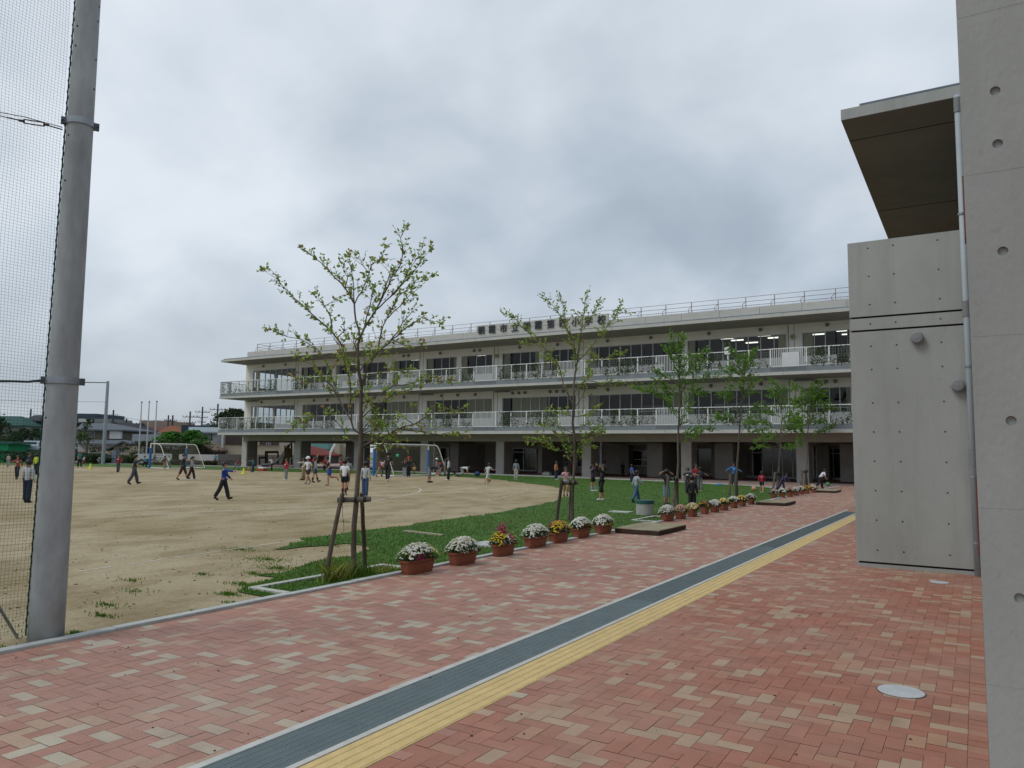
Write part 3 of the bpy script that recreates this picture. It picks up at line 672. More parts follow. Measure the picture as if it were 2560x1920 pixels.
# loudspeakers
for x,z in ((-54.45,9.0),(-31.95,9.25),(-9.62,9.2)):
    m=MB(); m.lathe([(.05,0),(.06,.12),(.14,.28),(.17,.30),(.14,.285),(.0,.15)],(0,0,0),14); m.v=[(x+a,YW-.05-c,z+b) for a,b,c in m.v]
    part(m,'loudspeaker',mat('speaker_beige',(.35,.33,.22),.5))
for x in (-47.1,-39.5,-32,-24.6,-9.7,-61):
    m=MB(); m.box(x+.05,x+1.3,YW-.5,YW-.2,6.36,6.44); part(m,'strip_light',mat('strip_lamp',(.2,.2,.19),.6))
# columns, beams
COLX=[-62.0+7.482*k for k in range(10)]
for X in COLX:
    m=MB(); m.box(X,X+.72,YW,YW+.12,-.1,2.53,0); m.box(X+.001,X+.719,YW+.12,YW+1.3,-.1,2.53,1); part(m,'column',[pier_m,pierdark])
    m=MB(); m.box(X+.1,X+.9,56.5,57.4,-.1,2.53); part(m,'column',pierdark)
m=MB(); m.box(XL,XR,YW-.1,YW+.35,2.53,3.021)
for X in COLX: m.box(X+.1,X+.6,YW+.35,YE,2.45,3.021)
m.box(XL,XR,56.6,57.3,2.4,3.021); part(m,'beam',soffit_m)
for X in (-46.95,-24.05,-39.2):
    m=MB(); m.tube([(X+.9,YW+.2,0),(X+.9,YW+.2,2.53)],.045,8); part(m,'rain_pipe',pipe_m)
# ground floor back walls with doors
bw=MB(); bw.box(-46.6,XR,58.2,58.4,-.1,2.5); bw.box(-47,-46.6,52.8,58.4,-.1,2.5); bw.box(-39.5,-38.6,54.,58.2,-.1,2.5); bw.box(-30.9,-30.5,54.5,58.2,-.1,2.5); bw.box(-21.0,-19.8,53.6,58.2,-.1,2.5)
bw.box(-15.9,-14.6,53.6,58.1,-.1,2.5); bw.box(-7.7,-6.6,54.2,58.1,-.1,2.5)
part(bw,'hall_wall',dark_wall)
m=MB(); m.box(-47,XR,51.3,58.2,-.05,.006); part(m,'hall_floor',hall_floor)
def gdoor(x0,x1,z0,z1,n,y=58.12,tr=None):
    f=MB(); t=.07
    f.box(x0,x1,y,y+.06,z1-t,z1); f.box(x0,x1,y,y+.06,z0,z0+t)
    for i in range(n+1): x=x0+(x1-x0)*i/n; f.box(x-t/2,x+t/2,y-.003,y+.063,z0+t,z1-t)
    if tr: f.box(x0,x1,y-.002,y+.058,tr,tr+t)
    d=part(f,'glass_door',mat('door_frame_grey',(.75,.76,.75),.5))
    g=MB(); g.poly([(x0,y+.03,z0),(x1,y+.03,z0),(x1,y+.03,z1),(x0,y+.03,z1)]); g.build('pane',mat('dark_glass',(.018,.022,.024),.08,spec=.6),d)
gdoor(-14.3,-10.0,.1,2.3,6,57.9,1.85); gdoor(-9.8,-8.1,.1,2.3,3,57.9,1.85); gdoor(-5.7,-3.4,.1,2.3,3,57.9,1.85); gdoor(-18.6,-17.3,.2,2.2,1,57.9)
gdoor(-29.0,-26.9,.5,2.2,4,57.9); gdoor(-35.6,-33.0,.1,2.1,2,57.9,1.7); gdoor(-24.0,-21.3,.7,2.0,3,57.9,1.2); gdoor(-44.5,-42.5,.1,2.1,2,57.9)
m=MB(); m.box(-29.1,-26.8,57.75,57.9,2.2,2.3); part(m,'door_head',white_p)
m=MB(); m.box(-16.8,-4,57.3,57.9,0,.18); part(m,'step',kerb_m)
# vines on the balconies
vrng=random.Random(21)
def vine(x0,x1,zb,zt,y,lab):
    t=thing('climbing_vine',lab,'vine',((x0+x1)/2,y,zb),'climbing plants on the school balconies')
    st=MB(); lf=MB(); n=int((x1-x0)/.14)
    for i in range(n):
        x=vrng.uniform(x0+.05,x1-.05); hgt=vrng.choice([.25,.35,.5,.7,1.0])*(zt-zb); P=[]; xx=x; z=zb+.02; hx=vrng.uniform(-.3,.3)
        while z<zb+hgt: P.append((xx,y+vrng.uniform(-.03,.03),z)); xx+=hx*.12+vrng.uniform(-.05,.05); z+=.1
        if len(P)>1: st.tube(P,.006,3,cap=False)
        for p in P:
            for _ in range(vrng.choice([0,1,2,3])):
                s=vrng.uniform(.03,.07); c=vrng.choice([(.05,.10,.02),(.07,.12,.03),(.035,.07,.02),(.10,.12,.04),(.11,.06,.03)])
                a=Vector((p[0]+vrng.uniform(-.1,.1),y-.02+vrng.uniform(-.06,.05),p[2]+vrng.uniform(-.06,.06))); d=Vector((vrng.uniform(-1,1),vrng.uniform(-.4,.4),vrng.uniform(-1,1))).normalized()*s; q=Vector((-d.z,vrng.uniform(-.3,.3)*s,d.x))*.6
                lf.poly([a-d,a-q,a+d,a+q],0,c)
    k=int((x1-x0)*55)
    for _ in range(k):
        a=Vector((vrng.uniform(x0,x1),y-.02+vrng.uniform(-.05,.05),vrng.choice([zb+abs(vrng.gauss(0,.1)),zt-abs(vrng.gauss(0,.05))]) if vrng.random()<.75 else vrng.uniform(zb,zt))); s=vrng.uniform(.025,.055)
        d=Vector((vrng.uniform(-1,1),vrng.uniform(-.4,.4),vrng.uniform(-1,1))).normalized()*s; q=Vector((-d.z,0,d.x))*.6; lf.poly([a-d,a-q,a+d,a+q],0,vrng.choice([(.045,.09,.02),(.06,.10,.03),(.10,.06,.03)]))
    for _ in range(max(1,int((x1-x0)/2.4))):   # thicker clumps that reach the top rail
        cx=vrng.uniform(x0+.2,x1-.2)
        for _ in range(150):
            a=Vector((cx+vrng.gauss(0,.16),y-.02+vrng.uniform(-.06,.06),zb+vrng.uniform(.05,1)*(zt-zb))); s=vrng.uniform(.03,.06)
            d=Vector((vrng.uniform(-1,1),vrng.uniform(-.4,.4),vrng.uniform(-1,1))).normalized()*s; q=Vector((-d.z,0,d.x))*.6; lf.poly([a-d,a-q,a+d,a+q],0,vrng.choice([(.04,.09,.02),(.05,.11,.025),(.03,.06,.015)]))
    st.build('stem',mat('vine_stem',(.10,.06,.04),.9),t); lf.build('foliage',leafA,t,col=True)
ordn=['first','second','third','fourth','fifth','sixth','seventh','last visible']
for fl,nm in ((0,'upper'),(8,'lower')):
    for k in range(8):
        x0,x1,zb,zt,y=VINES[fl+k]
        if x0>-5.5: continue
        vine(x0,min(x1,-4.5),zb,zt,y,'climbing plants on the %s balcony rail, %s planted section from the left'%(nm,ordn[k]))
# ------------------------------------------------------------------ trees
trng=random.Random(33)
def za(x,y): return 620+x/3.318,560+y/3.318
def zt2(x,y): return 720+x/4.148,950+y/4.148
def zk(x,y): return 600+x/3.687,1150+y/3.687
def z10(x,y): return 1240+x/4.608,700+y/4.608
def z4(x,y): return 1300+x/4.424,1050+y/4.424
def z5(x,y): return 1700+x/4.916,1050+y/4.916
def z9(x,y): return 1750+x/3.95,700+y/3.95
def z11(x,y): return 1560+x/5.924,820+y/5.924
LEAFC=[(.26,.42,.06),(.30,.46,.07),(.22,.36,.05),(.33,.45,.09),(.28,.42,.06),(.34,.32,.09),(.30,.19,.08)]
def leaf(lf,p,d,s,cols):
    d=d.normalized()*s; q=d.cross(Vector((trng.uniform(-1,1),trng.uniform(-1,1),trng.uniform(-1,1)))).normalized()*s*.27
    n=d.cross(q).normalized()*s*.12; c=trng.choice(cols); f=trng.uniform(.7,1.25); c=tuple(k*f for k in c)
    lf.poly([p,p+d*.45+q+n,p+d],0,c); lf.poly([p,p+d,p+d*.45-q+n],0,c)
def tree(base,trunk,branches,label,name='young_tree',r0=.036,r1=.012,leafs=.06,step=.10,twl=.42,cols=LEAFC,dens=1.,group='young staked trees along the lawn',brr=.0085,spread=.45):
    b=gnd(*base); D=float(np.array(b).dot(FW)); t=thing(name,label,'tree',b,group)
    wood=MB(); bm2=MB(); lf=MB(); nodes=[]
    def P3(u,v,dd): return atD(u,v,D+dd)
    P=[b-Vector((0,0,.05))]+[P3(u,v,0) for u,v in trunk]; n=len(P)
    for i in range(1,n): P[i]+=Vector((trng.uniform(-.01,.01),trng.uniform(-.01,.01),0))
    rad=[r0*1.15]+[r0+(r1-r0)*(i/(n-1))**1.1 for i in range(1,n)]
    # knotty trunk, finer steps
    PP=[];RR=[]
    for i in range(n-1):
        k=max(1,int((P[i+1]-P[i]).length/.12))
        for j in range(k): f=j/k; PP.append(P[i].lerp(P[i+1],f)+Vector((trng.gauss(0,.0035),trng.gauss(0,.0035),0))); RR.append((rad[i]*(1-f)+rad[i+1]*f)*trng.uniform(.94,1.08))
    PP.append(P[-1]); RR.append(rad[-1]); wood.tube(PP,RR,10); nodes+= [(p,r) for p,r in zip(PP,RR)]
    chains=[(PP[int(len(PP)*.72):],.006)]
    for br in branches:
        w=None
        if isinstance(br[0],(int,float)): w=br[0]*.68; br=br[1:]
        u0,v0=br[0]
        def pd(p):
            c=R.T@(np.array(p)-EYE); return math.hypot(CX+F_*c[0]/-c[2]-u0,CY-F_*c[1]/-c[2]-v0)
        s,rs=min(nodes,key=lambda q:pd(q[0])); dd0=float(np.array(s).dot(FW))-D
        sl=trng.uniform(-spread,spread); L=0; Q=[s]; prev=br[0]
        pxm=D/F_
        for (u,v) in br[1:]:
            L+=math.hypot(u-prev[0],v-prev[1])*pxm; prev=(u,v); Q.append(P3(u,v,dd0+sl*L))
        r_s=min(rs*.75,(w or brr)*(.6+.5*min(L,2)))
        QQ=[];rr_=[]
        m=len(Q)
        for i in range(m-1):
            k=max(1,int((Q[i+1]-Q[i]).length/.09))
            for j in range(k): f=(i+j/k)/(m-1); QQ.append(Q[i].lerp(Q[i+1],j/k)+Vector((trng.gauss(0,.006),trng.gauss(0,.006),trng.gauss(0,.004)))); rr_.append(r_s*(1-f)**.8+.0022)
        QQ.append(Q[-1]); rr_.append(.0016); bm2.tube(QQ,rr_,6); nodes+=list(zip(QQ[1:],rr_[1:])); chains.append((QQ,r_s))
    for C,rs in chains:
        L=len(C)
        if L<3: continue
        for i in range(1,L):
            f=i/L; p=C[i]; dr=(C[i]-C[i-1]).normalized()
            if f<.22 and rs>.008 and trng.random()<.75: continue
            nt=(step and (C[i]-C[i-1]).length/step)*dens*(.6+.7*f)
            k=int(nt)+(trng.random()<nt-int(nt))
            for _ in range(k):
                side=Vector((trng.uniform(-1,1),trng.uniform(-1,1),trng.uniform(-.6,.8))); d=(dr*.9+side*.8+Vector((0,0,.15))).normalized()
                ln=twl*trng.uniform(.15,1)*(1-.45*f); m=max(2,int(ln/.055)); q=p; T=[q]
                for j in range(m): d=(d+Vector((trng.uniform(-.25,.25),trng.uniform(-.25,.25),trng.uniform(-.15,.2)))).normalized(); q=q+d*(ln/m); T.append(q)
                if ln>.08: bm2.tube(T,[.0024]*len(T),3,cap=False)
                for j in range(1,len(T)):
                    for _ in range(trng.choice([1,2,2,3])):
                        ld=(d+Vector((trng.uniform(-1,1),trng.uniform(-1,1),trng.uniform(-1.1,.5)))); leaf(lf,T[j],ld,leafs*trng.uniform(.6,1.25),cols)
    wood.build('trunk',bark,t,smooth=True); bm2.build('branches',bark,t); lf.build('crown',leafA,t,col=True)
    return t,D
def stake(D,posts,bar,label,r=.028):
    t=thing('tree_stake_frame',label,'tree stake',gnd(*posts[0][0]),'log frames propping the young trees')
    for (a,b,dd) in posts:
        A=gnd(*a); B=atD(*b,D+dd); m=MB(); d=(B-A); m.tube([A-d*.05]+[A+d*f+Vector((trng.gauss(0,.003),trng.gauss(0,.003),0)) for f in (0,.2,.4,.6,.8,1)],[r*1.05,r*1.05,r,r*1.02,r*.95,r*.97,r*.93],10); m.build('post',wood_dark,t,smooth=False)
    if bar:
        A,B=atD(*bar[0],D+bar[2]),atD(*bar[1],D+bar[2]); m=MB(); m.tube([A,A.lerp(B,.33),A.lerp(B,.66),B],[r*1.2,r*1.15,r*1.22,r*1.15],10); m.build('crossbar',mat('log_bar',(.11,.10,.085),.9,.4,14,.5,40),t)
        m=MB()
        for f in (.16,.55,.83): c=A.lerp(B,f); ax=(B-A).normalized(); m.tube([c-ax*r*.6,c+ax*r*.6],r*1.32,10)
        m.build('rope_binding',mat('palm_rope',(.025,.02,.016),.95,.4,60),t)
    return t
T1=[zk(1045,800),zk(1050,600),zk(1062,430),zk(1078,300),zk(1088,150),zk(1098,30),zt2(745,850),zt2(745,700),zt2(757,560),zt2(757,400),zt2(752,250),zt2(760,100),za(938,1340),za(920,1230),za(912,1100),za(915,1000),za(925,950),za(975,850)]
B1=[(.016,za(925,960),za(898,800),za(880,660),za(800,530),za(700,420),za(620,330),za(540,270),za(460,212)),
 (.009,za(880,660),za(872,500),za(855,400),za(845,280)),(.009,za(880,660),za(940,560),za(1000,420),za(1020,340),za(1100,300),za(1135,212)),
 (za(1010,400),za(960,340),za(880,290)),(za(800,530),za(820,440),za(780,360)),
 (.017,za(975,850),za(1060,720),za(1130,580),za(1190,450),za(1260,340),za(1285,200),za(1272,120),za(1297,52)),
 (.012,za(1060,720),za(1180,600),za(1300,480),za(1400,360),za(1440,300),za(1492,235)),(za(1190,600),za(1240,540),za(1330,400),za(1440,215)),
 (.010,za(960,860),za(1000,700),za(1030,560),za(1000,440)),(za(1100,640),za(1140,520),za(1180,400),za(1110,330)),
 (.012,za(935,1330),za(990,1200),za(1080,1060),za(1200,960),za(1330,850),za(1440,780),za(1500,800),za(1570,812)),
 (.010,za(1080,1060),za(1100,900),za(1150,780),za(1230,620),za(1370,500),za(1505,437)),(za(1160,760),za(1250,680),za(1390,555)),
 (za(1200,960),za(1280,820),za(1350,740),za(1370,710)),(za(1210,950),za(1300,1010),za(1400,1000)),
 (.015,za(915,1240),za(860,1180),za(800,1080),za(770,1000),za(700,900),za(600,810),za(520,740),za(430,650),za(330,560),za(240,460),za(152,398)),
 (za(690,890),za(680,760),za(640,680),za(560,605)),(za(730,940),za(800,880),za(835,900)),(za(640,690),za(690,650),za(718,650)),
 (.014,zt2(757,560),zt2(690,520),zt2(655,420),za(852,1500),za(850,1350),za(800,1150),za(750,1000),za(690,920)),
 (.012,za(852,1600),za(780,1500),za(700,1350),za(620,1280),za(560,1180),za(480,1140),za(415,1120)),
 (.011,za(740,1420),za(680,1230),za(640,1110),za(560,1030),za(430,950),za(330,935),za(195,878)),
 (za(700,1350),za(640,1300),za(540,1310),za(440,1290)),
 (.012,zt2(752,260),zt2(860,200),zt2(980,130),zt2(1100,60),zt2(1250,40),za(1480,1290),za(1640,1310)),
 (.010,zt2(755,400),zt2(850,310),zt2(960,240),za(1230,1400),za(1400,1360)),
 (.013,zt2(765,640),zt2(900,620),zt2(1040,560),zt2(1150,500),zt2(1300,460),zt2(1400,400),zt2(1520,330),zt2(1750,330)),
 (zt2(1180,490),zt2(1350,535),zt2(1500,560),zt2(1790,575)),(zt2(1050,560),zt2(1000,470),zt2(1080,440)),(zt2(900,620),zt2(1000,640),zt2(1120,640)),
 (zt2(770,700),zt2(860,610),zt2(900,520)),(zt2(1300,460),zt2(1220,400),zt2(1250,310)),(zt2(760,760),zt2(880,700),zt2(960,680),zt2(1050,600)),
 (zt2(770,620),zt2(850,560),zt2(930,540)),(zt2(765,580),zt2(840,480),zt2(900,470)),(zt2(790,660),zt2(900,670),zt2(1000,690)),(zt2(850,620),zt2(950,580),zt2(1010,600)),(zt2(755,480),zt2(830,440),zt2(900,400)),(zt2(760,520),zt2(880,520),zt2(960,490)),(zt2(755,350),zt2(820,260),zt2(840,170)),
 (.006,zt2(735,740),zt2(640,620),zt2(560,500),zt2(480,400),zt2(430,370),zt2(300,365),zt2(90,460)),(.005,zt2(735,850),zt2(800,830),zt2(880,740)),
 (za(930,1200),za(1000,1130),za(1120,1080)),(za(920,1180),za(840,1120),za(780,1110)),(za(935,1290),za(1050,1250),za(1180,1200),za(1290,1230)),(za(925,1100),za(880,1000),za(850,950))]
tr1,D1=tree((885,1440),T1,B1,'nearest young cherry-like tree with sparse spring leaves, tallest crown before the white school',r0=.037,r1=.014,step=.036,leafs=.058,twl=.27)
stake(D1,[((812,1452),(855,1234),-.12),((913,1424),(904,1233),.12)],((844,1250),(927,1248),-.07),'log prop frame with two splayed posts round the nearest tree trunk',.029)
m=MB(); a=atD(856,1256,D1-.1); m.tube([a,a+Vector((.01,0,-.15)),a+Vector((.03,.01,-.3)),a+Vector((.035,.01,-.42))],.003,5); b=atD(892,1285,D1-.05); m.tube([b,b+Vector((0,0,-.2)),b+Vector((-.01,0,-.45))],.003,5)
solo(m,'hanging_rope',mat('palm_rope',(.025,.02,.016),.95),'loose dark rope ends hanging from the log frame of the nearest tree','rope')
T2=[(1430,1250),(1432,1200),z4(605,500),z4(603,300),z4(600,150),z10(885,1650),z10(890,1500),z10(900,1300),z10(905,1150),z10(935,950),z10(965,720),z10(985,600)]
B2=[(.012,z10(985,600),z10(1010,420),z10(1020,300),z10(1050,160)),(.014,z10(895,1400),z10(780,1230),z10(735,1020),z10(690,950),z10(600,830),z10(480,700),z10(390,620),z10(300,540),z10(240,470),z10(110,395)),
 (.010,z10(925,1000),z10(895,720),z10(820,580),z10(760,450),z10(700,350),z10(650,290),z10(570,205)),(z10(800,540),z10(790,330),z10(720,215)),
 (.012,z10(935,960),z10(1050,830),z10(1130,730),z10(1200,640),z10(1280,540),z10(1370,430),z10(1440,285)),(z10(1370,430),z10(1430,390),z10(1470,380)),
 (.010,z10(893,1480),z10(1000,1330),z10(1050,1200),z10(1070,950),z10(1080,870)),(z10(735,1020),z10(640,960),z10(560,900)),(z10(480,700),z10(400,760),z10(310,740)),
 (z10(990,580),z10(1100,420),z10(1190,250)),(z10(300,540),z10(190,490)),(z10(1060,1000),z10(1150,940),z10(1280,900),z10(1450,850)),(z10(1060,1150),z10(1200,1190),z10(1400,1180),z10(1540,1210)),
 (z4(603,330),z4(450,340),z4(350,290),z4(250,240),z4(120,240)),(z4(601,180),z4(750,150),z4(890,140)),(z4(600,130),z4(480,100),z4(380,60),z4(270,80)),(z4(602,240),z4(700,260),z4(790,290)),(z4(602,500),z4(540,430),z4(505,330),z4(490,260)),(.005,z4(625,500),z4(650,440),z4(685,330)),
 (z4(600,100),z4(700,60),z4(860,120)),(z4(602,270),z4(520,230),z4(420,170)),(z10(900,1300),z10(970,1200),z10(1090,1120)),(z10(893,1560),z10(760,1540),z10(600,1500)),(z10(893,1560),z10(1040,1560),z10(1150,1480))]
tr2,D2=tree((1430,1303),T2,B2,'second staked tree from the front, reaching up to the dark name lettering',r0=.042,r1=.016,step=.046,leafs=.08,twl=.40,dens=.95)
stake(D2,[((1391,1302),(1405,1200),-.15),((1424,1300),(1429,1199),.15)],((1399,1208),(1446,1206),-.1),'log prop frame of the second tree beside the sand edge',.04)
def crown_cols(k): return [tuple(c*k for c in q) for q in [(.12,.27,.035),(.15,.31,.04),(.10,.22,.03),(.18,.29,.045)]]
T3=[(1693,1230),z4(1742,600),z4(1750,450),z4(1752,300),z4(1752,150),z11(800,1560),z11(812,1350),z11(815,1200),z11(822,1000),z11(825,820),z11(815,600)]
B3=[(.012,z11(815,600),z11(790,450),z11(720,300),z11(700,120)),(z11(815,600),z11(850,400),z11(865,160)),(.012,z11(812,1250),z11(700,1150),z11(560,1040),z11(400,960),z11(190,890)),
 (.011,z11(822,1000),z11(900,850),z11(1050,790),z11(1200,740),z11(1400,700)),(.011,z11(822,1000),z11(640,870),z11(520,790),z11(430,830)),(.011,z11(825,850),z11(950,650),z11(1040,480),z11(1210,350)),
 (z11(800,1500),z11(880,1330),z11(960,1180)),(z11(800,1560),z11(1000,1570),z11(1150,1500),z11(1290,1490)),(z11(812,1350),z11(750,1280),z11(680,1180),z11(650,1080)),(z11(822,900),z11(700,760),z11(560,680),z11(480,640)),
 (z11(825,900),z11(1000,900),z11(1150,960)),(z11(815,700),z11(900,560),z11(960,440)),(z11(815,1200),z11(950,1080),z11(1060,960)),(z11(820,1100),z11(720,980),z11(600,920)),(z11(815,650),z11(720,500),z11(640,330)),(z11(1050,790),z11(1100,640),z11(1150,520)),
 (z11(800,1560),z11(900,1580),z11(1060,1560))]
tr3,D3=tree((1693,1264),T3,B3,'third staked tree from the front with denser bright green foliage',r0=.045,r1=.018,step=.042,leafs=.092,twl=.5,cols=crown_cols(1.1),dens=1.15,spread=.7)
stake(D3,[((1664,1267),(1671,1190),-.2),((1683,1268),(1690,1192),.2)],((1672,1198),(1696,1197),-.1),'log prop frame of the third tree beside the figure with blue shorts',.045)
def auto(base,top,cr,n,label,seed,r0=.045,**k):
    rr=random.Random(seed); (ub,vb),(ut,vt)=base,top; (c0,c1,w)=cr
    T=[(ub+(ut-ub)*f+rr.uniform(-2,2),vb+(vt-vb)*f) for f in (.12,.25,.38,.5,.62,.72,.82,.9,1)]
    B=[]
    for i in range(n):
        f=rr.uniform(c0,c1); u0,v0=ub+(ut-ub)*f,vb+(vt-vb)*f; sg=1 if i%2 else -1; ww=w*rr.uniform(.55,1.1)*(1-.55*max(0,(f-.45)/.55)); up=(vb-vt)*rr.uniform(-.02,.2)
        B.append(((u0,v0),(u0+sg*ww*.35,v0-up*.5),(u0+sg*ww*.7,v0-up*.85),(u0+sg*ww,v0-up)))
    return tree(base,T,B,label,r0=r0,**k)
tr4,D4=auto((1838,1240),(1862,905),(.42,.97,68),20,'fourth staked tree from the front, standing behind the boy with outspread arms',4,step=.05,leafs=.11,twl=.6,cols=crown_cols(1.),spread=.8,dens=.8)
stake(D4,[((1823,1242),(1826,1184),-.2),((1843,1240),(1841,1186),.2)],None,'pair of log props of the fourth tree',.05)
tr5,D5=auto((1942,1224),(1958,975),(.40,.97,58),20,'fifth staked tree from the front, hiding part of the pale end column',5,step=.05,leafs=.12,twl=.7,cols=crown_cols(1.1),spread=.8,dens=.6)
stake(D5,[((1932,1226),(1938,1181),-.2),((1947,1225),(1944,1182),.2)],((1935,1184),(1950,1183),-.1),'log prop frame of the fifth tree beside the red jacket',.055)
tr6,D6=auto((2011,1214),(2030,965),(.38,.97,62),20,'farthest staked tree close to the concrete block',6,step=.055,leafs=.14,twl=.8,cols=crown_cols(1.1),spread=.8,dens=.6)
stake(D6,[((2003,1215),(2006,1176),-.2),((2018,1214),(2014,1176),.2)],((2003,1179),(2020,1178),-.1),'log prop frame of the farthest tree',.06)
# yellow-green daylily tuft in the near tree pit
gx=rng.normal(-6.83,.05,140); gy=rng.normal(7.02,.12,140)
o=grass_mesh('daylily_clump',gx,gy,.22,.014,'clump of arching yellow green strap leaves at the foot of the left log post',lean=1.1,base=(.20,.24,.04)); o['category']='plant'; del o['kind']
gx=rng.normal(-6.80,.05,90); gy=rng.normal(7.85,.15,90)
o=grass_mesh('daylily_clump',gx,gy,.12,.012,'small yellow green tuft to the right of the nearest trunk',lean=1.1,base=(.20,.24,.04)); o['category']='plant'; del o['kind']
gx=rng.normal(-6.86,.05,420); gy=rng.normal(7.45,.12,420); grass_mesh('pit_grass',gx,gy,.13,.010,'taller dark green grass round the nearest trunk in its bed',lean=.5)
# ------------------------------------------------------------------ planters
prng=random.Random(9)
W_,Y_,Mg,Pk,Or,Pu,Rd=(.88,.88,.83),(.72,.50,.02),(.42,.03,.15),(.62,.22,.26),(.50,.13,.02),(.10,.02,.12),(.25,.015,.02)
PL=[(1056,1434,'W',.55),(1169,1412,'W2',.5),(1270,1390,'MIX',.5),(1350,1369,'W3',.55),(1407,1357,'YM',.5),(1463,1345,'WR',.5),(1518,1335,'W4',.5),(1678,1303,'W5',.5),(1711,1298,'WY',.45),(1740,1292,'YW',.45),(1770,1286,'PU',.3),(1795,1281,'W6',.45),(1818,1276,'Y2',.45),(1842,1270,'W7',.45),(1863,1266,'Y3',.42),(1885,1261,'W8',.42),(1938,1245,'PW',.42),(1959,1244,'W9',.42),(1978,1242,'OR',.42),(1993,1239,'W10',.42),(2007,1236,'W11',.42),(2020,1234,'OY',.42),(2036,1232,'W12',.42)]
MIX={'W':([W_]*14+[Y_],[Mg]*3),'W2':([W_]*20+[Y_],[W_]),'MIX':None,'W3':([W_],[Pu,W_]),'YM':([Y_,Y_,Y_,Mg,Mg,Rd],[Pk,Pu]),'WR':([W_,W_,W_],[Rd,Rd,Or]),'W4':([W_]*12,[W_,Y_]),'W5':([W_],[Rd,W_]),'WY':([W_,Y_,Pk],[Y_,Pk]),'YW':([W_,Y_],[Y_]),'PU':([Pu,Y_,Pu],[Pu,Y_]),'W6':([W_],[W_]),'Y2':([Y_,Y_,W_],[Or]),'W7':([W_],[Pk]),'Y3':([Y_,W_],[Rd]),'W8':([W_]*5+[Pk],[Or]),'PW':([Pu,Pk,W_],[W_]),'W9':([W_],[W_]),'OR':([Or,Or,W_],[Or]),'W10':([W_],[W_]),'W11':([W_]*4+[Y_],[Or]),'OY':([Or,Y_],[Or]),'W12':([W_,W_,Y_],[Y_])}
PLAB=['nearest terracotta trough planter, white daisies with a few magenta blooms below','second nearest trough planter, full of white daisies','dark terracotta planter of magenta, yellow and pink flowers, third from the front','fourth planter from the front, wide dome of white daisies','planter of yellow and magenta flowers touching the fourth planter','planter of white and dark red flowers just right of the second tree','tall white-flowered planter right in front of the nearest wooden board','white-flowered planter just beyond the nearest wooden board','small planter with white, yellow and pink flowers, first after the white one beyond the board','planter with white over yellow flowers left of the round purple pot','small round pot of purple and yellow pansies','white-flowered planter just beyond the round purple pot','yellow-flowered planter between two white ones beyond the purple pot','white-flowered planter left of the fifth-tree lawn edge, before a low yellow one','low yellow-flowered planter left of the last one before the second wooden board','white mound planter right before the second wooden board','purple, pink and white planter just beyond the second wooden board','white planter next to the purple one beyond the second board','orange-flowered planter near the far end of the row','white planter just beyond the orange-flowered one','white planter left of the orange and yellow one at the far end','orange and yellow planter, last but one of the row','white and yellow planter at the far end of the row, before the last board']
